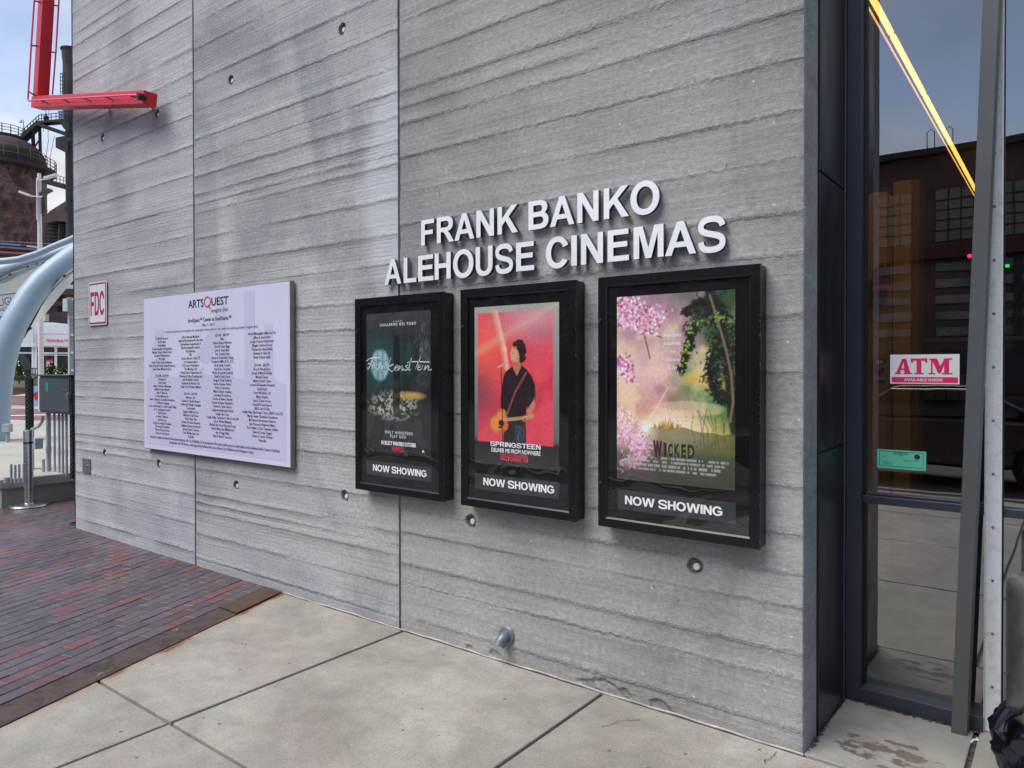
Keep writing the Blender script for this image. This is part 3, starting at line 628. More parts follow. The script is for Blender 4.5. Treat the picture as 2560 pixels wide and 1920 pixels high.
for k in range(N):
    t0, t1 = 2*math.pi*k/N, 2*math.pi*(k+1)/N
    mb.quad(*[(cq.x+rx*s_*math.cos(t_), Y2, cq.z+rz*s_*math.sin(t_)) for s_, t_ in ((1, t0), (.76, t0), (.76, t1), (1, t1))])
mb.quad((cq.x+.0, Y2-.0006, cq.z-rz*.55), (cq.x+rx*.25, Y2-.0006, cq.z-rz*.45), (cq.x+rx*.95, Y2-.0006, cq.z-rz*1.25), (cq.x+rx*.6, Y2-.0006, cq.z-rz*1.25))
mb.build('red_letter', M['red_ink'], PL)
ptext('imagine that', 612, 748, 290, 333, M['ink_grey'], offset=0)
ptext('ArtsQuest™ Center at SteelStacks™', 421, 772, 366, 404, M['ink'], offset=.01)
ptext('May 1, 2011', 536, 638, 416, 444, M['ink'])
ptext('ArtsQuest gratefully acknowledges the capital gifts of these donors who made this building possible. Imagine that!', 237, 988, 455, 480, M['ink_grey'])
C1 = "$1,000,000 or more\nAir Products\nFrank Banko\nCommonwealth of Pennsylvania\nMarlene \"Linny\" & Beall Fowler\nCounty of Northampton\nPNC Bank\nSands Casino Resort Bethlehem\nBarry Gosin, Jeff Gural, Richard Fischbein,\nJames Kuhn, Michael Perrucci\n\n$100,000 - $999,999\nAnonymous\nActive Data\nAdams Outdoor Advertising\nMichael & Lynn Albarell\nAlvin H. Butz, Inc.\nB. Braun Medical, Inc.\nBank of America Charitable Foundation\nC.F. Martin Company\nCoca-Cola Bottling Co. of the Lehigh Valley\nD.G. Yuengling & Son, Inc.\nElaine Emrick\nIronton Telephone\nJust Born, Inc.\nKeystone Savings Foundation\nThe Kresge Foundation\nLiberty Property Trust\nHenry & Terri Lubsen"
C2 = "John & Brenda McGlade\nNational Endowment for the Arts\nPennsylvania Department of\nEnvironmental Protection\nPenTeleData\nPPL\nService Electric Cable TV\n& Communications\nR. K. Laros Foundation\nThe Morning Call\nUnited States Department of\nHousing & Urban Development\nJack & Barbara Yaissle\nRaymond & Heather Yee\nSusan Yee & Richard Martin\n\n$50,000 - $99,999\nAltronics, Inc.\nDennis & Claudia Benner\nAnthony & Evelyn Cartagna\nConvergent\nDuggan & Marcon, Inc.\nMichael & Gail Dunn\nPaul & Kym Farr\nArthur & Denise Katsaros\nSpillman Farmer Architects\nBetsy & Sam Torrence\nTrans-Bridge Lines, Inc.\nVictaulic"
C3 = "$25,000 - $49,999\nKabc\nHank & Joanne Barnette\nRobert & Jane Biggs\nJohn & Susan Blair\nThe Century Fund\nJohnny & Gwendolyn Chung\nConcannon Miller & Co., P.C.\nPat & Sandy Corpora\nDan & Sue Cressman\nWalter & Lucinda Dealtrey\nDavid & Linda Dyson\nGregg & Cindy Feinberg\nSteven & Jeanne Follett\nFollett Corporation\nMike & Sharon Gausling\nGreenleaf Productions\nGordon & Sharon Hartley\nRobert & Jeanne Hunsicker\nRobert & Carla Keivtch\nLafayette Ambassador Bank\nLehigh Gas Corp.\nLehigh Valley Carpenters Union Local 600\nLisa & Winnie Melinsky\nMetLife East Penn Financial Group\nGary & Mary Ann Millenbruch\nJim & Peggy Nallo\nMorris Black & Sons, Inc."
C4 = "Norris McLaughlin & Marcus, P.A.\nJeffrey & Susan Parks\nJoseph & Karen Pietrantonio\nRileighs Outdoor Decor\nThomas & Jo Anne Riddle\nHerman & Claire Rij\nFrank & Karen Smith\n\n$10,000 - $24,999\nRoss & Wendy Born\nJoseph & Mary Pat Brake\nMichael Caruso\nMartye & Beth Cohen\nLeonard & Emmeline Dimmick\nSandy Engel\nGross McGinley, LLP\nMarna Hayden\nJohn J. Zeiner & Sons\nGopal & Preeta Kapoor\nBill & Carol Kreitz\nLehigh Valley Electricians' Union, IBEW Local 375\nMartin Guitar Charitable Foundation\nMcDermott Investment Advisors\nJane Pearson & Raymond Malec\nFred Stellato & Deb Cummins Stellato\nGlenn & Donna Taggart\nGlenn & Connie Thomas\nViamedia"
for s_, x0, x1, y0, y1 in ((C1, 103, 326, 530, 1328), (C2, 347, 545, 515, 1350), (C3, 574, 835, 500, 1354), (C4, 864, 1194, 485, 1382)):
    ptext(s_, x0, x1, y0, y1, M['ink'], align='CENTER', res=1, offset=.012, name='donor_list')['kind'] = 'stuff'
ptext('ArtsQuest recognizes and thanks the Redevelopment Authority of the City of Bethlehem for the development of the outdoor public spaces, the Levitt Pavilion and the Bethlehem Visitor Center at SteelStacks\nthrough funds of the TIF District, an entity supported by Bethlehem Area School District, City of Bethlehem and Northampton County.', 118, 1170, 1384, 1448, M['ink'], align='CENTER', res=1, offset=.01)['kind'] = 'stuff'

# ================================================================ FDC sign
a, b = onY(220, 708, -.02), onY(266, 811, -.02)
FD = thing('fdc_sign', 'small white and red FDC sign on the wall near its left end', 'sign', (a.x, 0, b.z))
def rrect(x0, x1, z0, z1, r, y, n=5):
    pts = []
    for cx_, cz_, s0 in ((x1-r, z0+r, -90), (x1-r, z1-r, 0), (x0+r, z1-r, 90), (x0+r, z0+r, 180)):
        for k in range(n+1): th = math.radians(s0+90*k/n); pts.append((cx_+r*math.cos(th), y, cz_+r*math.sin(th)))
    return pts
MB().prism(rrect(a.x, b.x, b.z, a.z, .03, -.012), (0, -.004, 0)).build('plate', M['white_sign'], FD)
MB().prism(rrect(a.x+.012, b.x-.012, b.z+.012, a.z-.012, .022, -.0162), (0, -.0008, 0)).build('border_print', M['sign_red'], FD)
MB().prism(rrect(a.x+.03, b.x-.03, b.z+.03, a.z-.03, .016, -.0172), (0, -.0008, 0)).build('inner_plate', M['white_sign'], FD)
place_text('FDC', a.x+.055, b.x-.05, b.z+.1, a.z-.1, -.0192, M['sign_red'], FD, bold=True)
for zz_ in (a.z-.03, b.z+.03): MB().lathe(((a.x+b.x)/2, -.018, zz_), [(.008, 0), (.006, -.004), (.0001, -.005)], 10, (0, 1, 0)).build('screw', M['steel'], FD)

# ================================================================ poster cases
def frame_ring(mb, x0, x1, z0, z1, w, y0, y1, y1i):
    """mitred frame; y0 back, y1 front outer, y1i front at inner lip"""
    o = [(x0, z0), (x1, z0), (x1, z1), (x0, z1)]; i = [(x0+w, z0+w), (x1-w, z0+w), (x1-w, z1-w), (x0+w, z1-w)]
    m_ = [(x0+w-.008, z0+w-.008), (x1-w+.008, z0+w-.008), (x1-w+.008, z1-w+.008), (x0+w-.008, z1-w+.008)]
    for k in range(4):
        j = (k+1) % 4
        mb.quad((*[o[k][0], y1, o[k][1]],), (o[j][0], y1, o[j][1]), (m_[j][0], y1, m_[j][1]), (m_[k][0], y1, m_[k][1]))
        mb.quad((m_[k][0], y1, m_[k][1]), (m_[j][0], y1, m_[j][1]), (i[j][0], y1i, i[j][1]), (i[k][0], y1i, i[k][1]))
        mb.quad((i[k][0], y1i, i[k][1]), (i[j][0], y1i, i[j][1]), (i[j][0], y0, i[j][1]), (i[k][0], y0, i[k][1]))
        mb.quad((o[j][0], y1, o[j][1]), (o[k][0], y1, o[k][1]), (o[k][0], y0, o[k][1]), (o[j][0], y0, o[j][1]))
    return mb
def zA(x, y, Y): return onY(860+x/2.963, 720+y/2.963, Y)
def zB(x, y, Y): return onY(1130+x/2.592, 680+y/2.592, Y)
def zC(x, y, Y): return onY(1470+x/2.183, 640+y/2.183, Y)
CASES = []
def case(zf, x0, x1, label, plate, txt, latches):
    t = thing('poster_case', label, 'poster case', ((x0+x1)/2, 0, .92), 'poster display cases in a row on the wall')
    z0, z1 = .921, 2.222; yf = -.1
    MB().box(x0+.004, x1-.004, -.082, -.006, z0+.004, z1-.004).build('cabinet', M['black'], t, .002)
    MB().box(x0+.05, x1-.05, -.0845, -.0822, z0+.05, z1-.05).build('backing_board', M['mat_black'], t)
    ring = MB(); frame_ring(ring, x0, x1, z0, z1, .052, -.083, yf, yf+.007); ring.build('door_frame', M['black'], t, .0012)
    ac = MB()
    nx, nz = 18, 30
    for i in range(nx):
        for j in range(nz):
            P = []
            for di, dj in ((0, 0), (1, 0), (1, 1), (0, 1)):
                u, v = (i+di)/nx, (j+dj)/nz; xx = x0+.05+(x1-x0-.1)*u; zz2 = z0+.05+(z1-z0-.1)*v
                P.append((xx, -.0912-.0016*math.sin(math.pi*u)*math.sin(math.pi*v), zz2))
            ac.quad(*P)
    ac.build('acrylic_cover', M['acrylic'], t, smooth=True)
    A = zf(*plate[0], -.088); B = zf(*plate[1], -.088)
    pl = MB().box(A.x, B.x, -.0868, -.0848, B.z, A.z).build('caption_plate', M['print_grey'], t)
    A = zf(*txt[0], -.088); B = zf(*txt[1], -.088)
    place_text('NOW SHOWING', A.x, B.x, (A.z+B.z)/2-.023, (A.z+B.z)/2+.023, -.0882, M['print_white'], pl, bold=True, heavy=.010)
    for q in latches:
        P = zf(*q, -.1); MB().lathe((P.x, -.1, P.z), [(.009, .001), (.009, -.004), (.006, -.007), (.0001, -.007)], 12, (0, 1, 0)).build('latch_screw', M['dark_gap'], t, smooth=True)
    rc_ = random.Random(int(x0*100)); ch = MB()
    for k in range(26):
        zc = z0+rc_.random()**1.3*(z1-z0); w_ = rc_.uniform(.0008, .0022); h_ = rc_.uniform(.001, .009); ch.box(x1-w_, x1+.0004, yf-.0004, yf+.001, zc, zc+h_)
    for k in range(8): xc = x0+rc_.random()*(x1-x0); ch.box(xc, xc+rc_.uniform(.002, .01), yf-.0004, yf+.001, z0-.0003, z0+.0012)
    o_c = ch.build('paint_chips', M['galv'], t); o_c['kind'] = 'stuff'
    CASES.append(t); return t
case(zA, -3.894, -3.066, 'leftmost and smallest-looking black poster case, holding the dark film poster', ((165, 1275), (647, 1440)), ((215, 1338), (611, 1368)), ((95, 330), (97, 1240)))
case(zB, -2.928, -2.103, 'middle black poster case, holding the red film poster', ((145, 1302), (692, 1475)), ((203, 1365), (662, 1402)), ((70, 357), (64, 1263)))
case(zC, -1.966, -1.117, 'rightmost black poster case, holding the pink and green film poster', ((163, 1275), (806, 1465)), ((202, 1338), (733, 1388)), ((67, 353), (70, 1238)))

# flat prints are drawn into a colour attribute of a fine grid (u to the right, v downwards)
class Print:
    def __init__(s, w, h, asp):
        s.w, s.h = w, h; s.U, s.V = np.meshgrid(np.linspace(0, 1, w), np.linspace(0, 1, h)); s.c = np.zeros((h, w, 3)); s.asp = asp
    def L(s, c): return np.array(lin(c)[:3])
    def fill(s, c): s.c[:] = s.L(c); return s
    def grad(s, stops):
        vs = [a for a, _ in stops]; cs = np.array([s.L(c) for _, c in stops])
        for k in range(3): s.c[..., k] = np.interp(s.V, vs, cs[:, k])
        return s
    def blend(s, m, c):
        m = np.clip(m, 0, 1)[..., None]; s.c = s.c*(1-m)+(s.L(c) if isinstance(c, str) else c)*m; return s
    def blob(s, u, v, ru, rv, c, k=1., soft=1., ns=0., nf=6, seed=1):
        d = ((s.U-u)/ru)**2+((s.V-v)/rv)**2
        if ns: d = d+(fbm(s.U*nf, s.V*nf*s.asp, 4, seed)-.5)*ns
        return s.blend(k*np.clip((1-d)/soft, 0, 1), c)
    def dab(s, u, v, r, c, k=1., ry=None, a=0.):
        ry = ry or r; m = max(r, ry)*1.2; x0, x1 = int(max(0, (u-m)*s.w)), int(min(s.w, (u+m)*s.w+2)); y0, y1 = int(max(0, (v-m/s.asp)*s.h)), int(min(s.h, (v+m/s.asp)*s.h+2))
        if x1 <= x0 or y1 <= y0: return s
        U_, V_ = s.U[y0:y1, x0:x1]-u, (s.V[y0:y1, x0:x1]-v)*s.asp; ca, sa = math.cos(a), math.sin(a)
        d = ((U_*ca+V_*sa)/r)**2+((-U_*sa+V_*ca)/ry)**2; w = (np.clip((1.15-d)/.4, 0, 1)*k)[..., None]
        s.c[y0:y1, x0:x1] = s.c[y0:y1, x0:x1]*(1-w)+s.L(c)*w; return s
    def poly(s, pts, c, k=1.):
        ins = np.zeros_like(s.U, bool); n = len(pts)
        for i in range(n):
            (x0, y0), (x1, y1) = pts[i], pts[(i+1) % n]
            cond = (y0 > s.V) != (y1 > s.V)
            xi = (x1-x0)*(s.V-y0)/((y1-y0) if y1 != y0 else 1e-9)+x0
            ins ^= cond & (s.U < xi)
        return s.blend(ins*k, c)
    def stroke(s, pts, r, c, k=1.):
        for (x0, y0), (x1, y1) in zip(pts[:-1], pts[1:]):
            dx, dy = x1-x0, (y1-y0)*s.asp; l2 = dx*dx+dy*dy+1e-9
            t_ = np.clip(((s.U-x0)*dx+(s.V-y0)*s.asp*dy)/l2, 0, 1)
            d = np.hypot(s.U-x0-t_*dx, (s.V-y0)*s.asp-t_*dy); s.blend(k*np.clip((r-d)/(.35*r)+.0, 0, 1), c)
        return s
    def build(s, x0, x1, z0, z1, y, label, cat='poster'):
        c = np.pad(s.c, ((1, 1), (1, 1), (0, 0)), 'edge'); c = (c[:-2, 1:-1]+c[2:, 1:-1]+c[1:-1, :-2]+c[1:-1, 2:]+4*c[1:-1, 1:-1])/8
        g = (fbm(s.U*s.w*.35, s.V*s.h*.35, 3, 91)-.5)[..., None]; s.c = np.clip(c*(1+g*.3)*1.12, 0, .88)
        V = np.stack([x0+s.U*(x1-x0), np.full_like(s.U, y), z1-s.V*(z1-z0)], -1).reshape(-1, 3)
        idx = np.arange(s.w*s.h).reshape(s.h, s.w)
        Fq = np.stack([idx[1:, :-1], idx[1:, 1:], idx[:-1, 1:], idx[:-1, :-1]], -1).reshape(-1, 4)
        m = bpy.data.meshes.new('movie_poster'); m.from_pydata(V.tolist(), [], Fq.tolist())
        at = m.color_attributes.new('print', 'FLOAT_COLOR', 'POINT'); at.data.foreach_set('color', np.concatenate([s.c, np.ones((s.h, s.w, 1))], -1).ravel())
        t = NT('poster_print'); a_ = t.n.new('ShaderNodeVertexColor'); a_.layer_name = 'print'
        t.fin(a_.outputs[0], .5, 0., None, .3); m.materials.append(t.m); m.update()
        sheet = link('printed_sheet', m)
        th = thing('movie_poster', label, cat, ((x0+x1)/2, y, z0), 'film posters in the display cases')
        sheet.parent = th; sheet.matrix_parent_inverse = Matrix.Translation(th.location).inverted()
        return th

# --- poster A : dark hall (plain stand-in art)
A0, A1 = zA(166, 190, -.0875), zA(646, 1240, -.0875); ax0, ax1, az1, az0 = A0.x, A1.x, 2.118, 1.132
az1 = zA(166, 195, -.0875).z; az0 = zA(400, 1232, -.0875).z
P = Print(180, 280, 1.5); P.grad([(0, '#3c3e40'), (.2, '#2a2c2e'), (.45, '#1c2224'), (.65, '#2c2b2b'), (1, '#28282a')])
P.blob(.22, .36, .5, .26, '#2b4f4e', .75, .9); P.blob(.22, .37, .16, .12, '#8fb9bd', 1, .3, .3, 9)
for k in range(8):
    th = k*math.pi/4
    for j in range(14): a_ = j*2*math.pi/14; P.dab(.22+.105*math.cos(th)+.042*math.cos(a_), .37+(.08*math.sin(th)+.032*math.sin(a_)), .006, '#2f5b5f', .8)
for j in range(40): a_ = j*2*math.pi/40; P.dab(.22+.165*math.cos(a_), .37+.125*math.sin(a_), .008, '#27484c', .9); P.dab(.22+.045*math.cos(a_), .37+.033*math.sin(a_), .006, '#2f5b5f', .8)
rq = random.Random(2)
P.blob(.68, .34, .09, .15, '#28544c', .6, .9, .5)
for k in range(9): P.stroke([(.60+k*.022, .22), (.60+k*.022, .45)], .003, '#0f2c28', .7)
for k in range(200): P.dab(.90+rq.gauss(0, .05), .28+rq.gauss(0, .09), .008, rq.choice(['#3d443d', '#59625a', '#23292a', '#747c70']), .5, .02, rq.uniform(-.3, .3))
for k in range(12): P.stroke([(k*.09, 0), (k*.09+.02*math.sin(k), 1)], .02, rq.choice(['#1a1c1e', '#33373a']), .25)
fl_ = fbm(P.U*40, P.V*70, 3, 5); w_ = np.clip(1-((P.U-.42)/.45)**2-((P.V-.66)/.12)**2, 0, 1)
P.blend(w_*np.clip((fl_-.45)*5, 0, 1), '#c9cbb4'); P.blob(.68, .585, .28, .035, '#cfa85a', .75, .8, .6, 9)
P.poly([(.42, .16), (.54, .16), (.535, .74), (.425, .74)], '#131417', .85); P.stroke([(.425, .18), (.43, .73)], .006, '#3a4a4b', .7); P.stroke([(.6, .1), (.62, .9)], .010, '#101012', .5)
P.blend(.25*(fbm(P.U*5, P.V*6, 3, 9) > .58), '#4b4d50')
pa = P.build(ax0, ax1, az0, az1, -.0872, 'dark charcoal film poster with a cyan glow in the leftmost case')
def tA(s, x0, x1, y0, y1, mat, par=pa, f=zA, **kw):
    Y = -.0880; A = f(x0, (y0+y1)/2, Y); B = f(x1, (y0+y1)/2, Y); T_ = f((x0+x1)/2, y0, Y); Bo = f((x0+x1)/2, y1, Y)
    return place_text(s, A.x, B.x, Bo.z, T_.z, Y, mat, par, **kw)
tA('A FILM BY', 362, 430, 241, 251, M['print_white'], spacing=1.5); tA('GUILLERMO DEL TORO', 266, 532, 257, 278, M['print_white'], spacing=1.4, offset=.015)
tA('ONLY MONSTERS', 303, 508, 1062, 1084, M['print_white'], spacing=1.5, offset=.012); tA('PLAY GOD', 343, 458, 1090, 1112, M['print_white'], spacing=1.5, offset=.012)
tA('IN SELECT THEATERS OCTOBER', 277, 534, 1140, 1170, M['print_white'], offset=.035); tA('NETFLIX', 354, 446, 1176, 1215, M['print_red'], offset=.06)
tA('R', 580, 598, 1203, 1222, M['print_white'], offset=.03)
mb = MB()
def ribbon(mb, pts, w, f, Y):
    P3 = [f(x, y, Y) for x, y in pts]
    sm_ = []
    for i in range(len(P3)-1):                       # Catmull-Rom
        a_, b_, c_, d_ = P3[max(i-1, 0)], P3[i], P3[i+1], P3[min(i+2, len(P3)-1)]
        for k in range(6):
            t_ = k/6; sm_.append(.5*((2*b_)+(c_-a_)*t_+(2*a_-5*b_+4*c_-d_)*t_*t_+(3*b_-a_-3*c_+d_)*t_**3))
    sm_.append(P3[-1])
    for p_, q_ in zip(sm_[:-1], sm_[1:]):
        d = (q_-p_); 
        if d.length < 1e-6: continue
        d.normalize(); n_ = Vector((-d.z, 0, d.x))*w/2; e = d*w*.25
        mb.quad(p_-n_-e, q_-n_+e, q_+n_+e, p_+n_-e)
for st in ([(168, 540), (200, 520), (262, 516)], [(215, 522), (200, 560), (180, 598), (172, 592)], [(178, 562), (206, 556)],
           [(212, 572), (206, 600), (214, 578), (228, 572)], [(262, 572), (244, 572), (236, 598), (252, 598), (266, 572), (262, 602), (272, 598)],
           [(282, 572), (276, 604), (292, 574), (302, 578), (298, 604), (310, 600)], [(348, 520), (334, 560), (322, 612)], [(366, 566), (330, 588), (352, 618), (368, 608)],
           [(372, 596), (398, 586), (392, 572), (376, 592), (382, 612), (402, 602)], [(410, 578), (404, 608), (424, 580), (434, 582), (428, 608), (446, 600)],
           [(474, 572), (456, 580), (472, 598), (452, 612), (448, 606)], [(500, 520), (486, 570), (478, 606), (492, 604)], [(470, 552), (520, 545), (632, 548)], [(568, 515), (548, 555), (532, 600), (544, 604)],
           [(546, 592), (566, 582), (560, 570), (546, 590), (552, 608), (572, 600)], [(584, 576), (578, 604), (588, 602)], [(588, 556), (590, 558)], [(602, 576), (598, 606), (618, 578), (628, 582), (624, 608), (648, 604)]):
    ribbon(mb, st, .0068, zA, -.0882)
mb.build('script_title', M['print_white'], pa)

# --- poster B : red (plain stand-in art)
bx0, bx1 = zB(146, 230, -.0875).x, zB(694, 700, -.0875).x; bz1 = zB(420, 212, -.0875).z; bz0 = zB(420, 1262, -.0875).z
P = Print(210, 320, 1.45); P.fill('#9a9a98'); P.grad([(0, '#a3a09a'), (.05, '#a3a09a'), (.82, '#60605f'), (.86, '#1d1e20'), (1, '#3a3a3c')])
U, V = P.U, P.V
art = np.clip((U-.035)/.01, 0, 1)*np.clip((.94-U)/.01, 0, 1)*np.clip((V-.035)/.008, 0, 1)*np.clip((.862-V)/.008, 0, 1)
cl = fbm(U*3.2+V*1.3, V*4.5, 5, 21)[..., None]; cl2 = fbm(U*4-V*2, V*6, 5, 31)[..., None]
base = P.L('#bd2440')*(1-cl)+P.L('#e65562')*cl
base = base*(1-np.clip(cl2*2.2-1.1, 0, 1))+P.L('#8a1b2e')*np.clip(cl2*2.2-1.1, 0, 1)
g1 = np.exp(-(((U-.12)/.28)**2+((V-.28)/.22)**2))[..., None]; base = base*(1-g1)+P.L('#f0604e')*g1
g2 = np.exp(-(((U-.7)/.4)**2+((V-.08)/.14)**2))[..., None]*.8; base = base*(1-g2)+P.L('#cf98a6')*g2
g3 = np.exp(-(((U-.08)/.2)**2+((V-.55)/.16)**2))[..., None]*.7; base = base*(1-g3)+P.L('#6b4550')*g3
P.blend(art, base)
def soft(u, v, ru, rv, ns=.6, nf=14, seed=3, edge=.35): return np.clip((1-(((U-u)/ru)**2+((V-v)/rv)**2+(fbm(U*nf, V*nf*1.45, 3, seed)-.5)*ns))/edge, 0, 1)
# plain stand-in: a generic guitarist under a warm stage beam
for k in range(3): P.stroke([(.24+.02*k, .04), (.36+.01*k, .27), (.42, .44)], .045-.012*k, ('#e89a80', '#f0b898', '#f6cdb0')[k], .35)
rq = random.Random(4)
P.poly([(.36, .86), (.37, .70), (.36, .56), (.355, .46), (.38, .415), (.44, .39), (.50, .375), (.58, .375), (.64, .40), (.70, .445), (.735, .50), (.74, .56), (.70, .62), (.655, .645), (.635, .62), (.625, .70), (.63, .86)], '#17151a', .98)
P.poly([(.355, .46), (.395, .44), (.40, .56), (.375, .66), (.325, .655), (.33, .56)], '#1d1a1f', .98)
for k in range(60): P.dab(rq.uniform(.40, .68), rq.uniform(.42, .62), .02, '#3a353d', .25, .006, rq.uniform(-.6, .6))
P.stroke([(.735, .49), (.74, .56), (.69, .62)], .008, '#5a5560', .7)
P.poly([(.47, .345), (.555, .345), (.57, .385), (.52, .44), (.475, .39)], '#b9765a', .95); P.dab(.505, .305, .062, '#c98866', 1, .082); P.dab(.485, .31, .04, '#dda07c', .7, .06)
P.dab(.478, .30, .012, '#5a3326', .7, .006); P.dab(.462, .322, .012, '#d59a78', .8, .016); P.dab(.474, .348, .012, '#7a3a30', .7, .005); P.dab(.505, .365, .03, '#8a5240', .5, .015)
for k in range(150):
    a_ = rq.uniform(-2.6, 1.2); r_ = rq.uniform(.0, 1.); P.dab(.545+.075*r_*math.cos(a_), .275+.055*r_*math.sin(a_), .016, ('#2b1c1a', '#3a2622', '#1d1413')[k % 3], .9)
for k in range(40): P.dab(.59+rq.uniform(-.03, .03), .31+rq.uniform(-.03, .04), .015, '#2b1c1a', .9)
P.poly([(.50, .74), (.61, .74), (.62, .862), (.48, .862)], '#28303c', .9)
for k in range(30): P.dab(rq.uniform(.5, .61), rq.uniform(.75, .86), .012, '#66788e', .4, .004, 1.2)
for (u, v, ru, rv) in ((.275, .745, .085, .078), (.335, .69, .07, .06), (.36, .75, .06, .05)): P.dab(u, v, ru, '#c8682e', 1, rv*1.1)
for (u, v, ru, rv) in ((.27, .742, .068, .06), (.33, .695, .052, .045)): P.dab(u, v, ru, '#e08a42', .9, rv*1.1)
P.dab(.335, .735, .035, '#1c1614', 1, .03); P.stroke([(.30, .765), (.34, .76)], .010, '#1c1614', 1)
P.stroke([(.37, .715), (.67, .69)], .016, '#d2a271', 1); P.stroke([(.37, .715), (.67, .69)], .005, '#8a6a4a', 1); P.poly([(.66, .675), (.715, .665), (.72, .695), (.665, .705)], '#c89058', 1)
P.poly([(.64, .645), (.72, .58), (.735, .62), (.66, .69)], '#bf8060', 1); P.dab(.615, .70, .035, '#cf9270', 1, .028); P.poly([(.345, .645), (.385, .655), (.37, .71), (.335, .70)], '#bf8060', .9)
for k in range(4): P.dab(.595+.012*k, .708, .008, '#9a6248', .8, .02, .4)
P.stroke([(.40, .68), (.50, .54), (.63, .42)], .012, '#8c4a3c', .95); P.stroke([(.33, .38), (.345, .60), (.35, .86)], .006, '#120f10', .95); P.stroke([(.30, .385), (.40, .36)], .011, '#b9a09a', 1)
sh_ = np.clip(1-np.abs((V-.0)-(1-U)*.3)/.05, 0, 1)*.25; P.blend(sh_, '#d9c9a0')
pb = P.build(bx0, bx1, bz0, bz1, -.0872, 'red film poster of a guitarist in black, hung in the middle case')
def tB(s, *a_, **k): return tA(s, *a_, par=pb, f=zB, **k)
tB('SPRINGSTEEN', 248, 574, 1108, 1140, M['print_white'], bold=True); tB('DELIVER ME FROM NOWHERE', 254, 574, 1150, 1178, M['print_white'], offset=.02, shear=.1)
tB('ONLY IN THEATERS', 314, 493, 1182, 1200, M['print_pink'], offset=.035); tB('OCTOBER 24', 312, 494, 1200, 1228, M['print_pink'], offset=.045)

# --- poster C : pink blossom / green sky (plain stand-in art)
cx0, cx1 = zC(158, 700, -.0875).x, zC(803, 700, -.0875).x; cz1 = zC(480, 203, -.0875).z; cz0 = zC(480, 1248, -.0875).z
P = Print(230, 345, 1.5); U, V = P.U, P.V
cL = np.array([P.L(c) for c in ('#a98f9a', '#b58c97', '#e0b9b4', '#c88f8c', '#e9c9a8', '#6f5f5c', '#5f4a50')]); cR = np.array([P.L(c) for c in ('#31422c', '#3b5a30', '#64803c', '#3a7a48', '#d9c66a', '#3d4a2e', '#35382c')])
vs = [0, .2, .42, .6, .74, .86, 1]
l_ = np.stack([np.interp(V, vs, cL[:, k]) for k in range(3)], -1); r_ = np.stack([np.interp(V, vs, cR[:, k]) for k in range(3)], -1)
mw = np.clip((U-.42+(fbm(U*3, V*4, 3, 3)-.5)*.5)/.34, 0, 1)[..., None]; P.c = l_*(1-mw)+r_*mw
n_ = fbm(U*4, V*5, 5, 8); P.blend(np.clip((n_-.5)*3, 0, .6)*(V < .75), '#f0dcb0'); P.blend(np.clip((.47-n_)*3, 0, .5)*(V < .8)*(U > .45), '#2f5a34'); P.blend(np.clip((.45-n_)*3, 0, .45)*(U <= .45)*(V < .8), '#8a5a6a')
P.blob(.72, .45, .18, .05, '#e2b85c', .7, .9, 1.4, 8); P.blob(.84, .48, .10, .05, '#d9c055', .7, .9, 1.2, 9, 4); P.blob(.5, .72, .36, .12, '#ffe6b8', .75, 1.)
P.blob(.48, .655, .2, .07, '#f3ddc9', .5, 1.)
rq = random.Random(9)
for br_p in ([(.0, .16), (.14, .15), (.30, .20), (.40, .23)], [(.0, .05), (.18, .08), (.30, .13)], [(.22, .16), (.28, .28), (.30, .34)], [(.0, .34), (.08, .38), (.14, .47)]): P.stroke(br_p, .007, '#3f2d38', .85)
def bloom(path, sp, n):
    for k in range(n):
        f = rq.random()*(len(path)-1); i = int(f); t_ = f-i; u = path[i][0]*(1-t_)+path[i+1][0]*t_+rq.gauss(0, sp); v = path[i][1]*(1-t_)+path[i+1][1]*t_+rq.gauss(0, sp*.6)
        P.dab(u, v, rq.uniform(.006, .014), rq.choice(['#d883ad', '#e7a3c4', '#f4cfe0', '#c2608f', '#fbe6ef', '#9c4a72']), .85)
bloom([(.0, .02), (.12, .05), (.26, .09), (.38, .12)], .045, 420); bloom([(.0, .13), (.16, .15), (.34, .19)], .03, 260); bloom([(.0, .34), (.06, .37), (.12, .45)], .035, 260)
# plain stand-in: a dark leafy tree leaning in from the right, pale pink shrubs at the lower left
def soft(u, v, ru, rv, ns=.8, nf=14, seed=3, edge=.35): return np.clip((1-(((U-u)/ru)**2+((V-v)/rv)**2+(fbm(U*nf, V*nf*1.5, 3, seed)-.5)*ns))/edge, 0, 1)
P.stroke([(1.0, .70), (.97, .55), (.955, .40), (.90, .24), (.86, .08), (.80, .0)], .05, '#20241b', .97)
P.stroke([(.88, .18), (.74, .15), (.66, .22), (.62, .32), (.57, .42)], .022, '#1c2019', .95); P.stroke([(.93, .32), (.84, .30), (.80, .38), (.82, .50)], .022, '#1c2019', .95); P.stroke([(.86, .08), (.72, .05), (.58, .10)], .018, '#1c2019', .95)
def leafy(path, sp, n, cols, r0=.010, r1=.022):
    for k in range(n):
        f = rq.random()*(len(path)-1); i = int(f); t_ = f-i; w_ = sp*(1.2-f/len(path)); u = path[i][0]*(1-t_)+path[i+1][0]*t_+rq.gauss(0, w_); v = path[i][1]*(1-t_)+path[i+1][1]*t_+rq.gauss(0, w_*.6)
        P.dab(u, v, rq.uniform(r0, r1), rq.choice(cols), .9, rq.uniform(.005, .010), rq.uniform(0, 3.1))
dkc = ['#151914', '#1d221a', '#242b1f', '#101310']
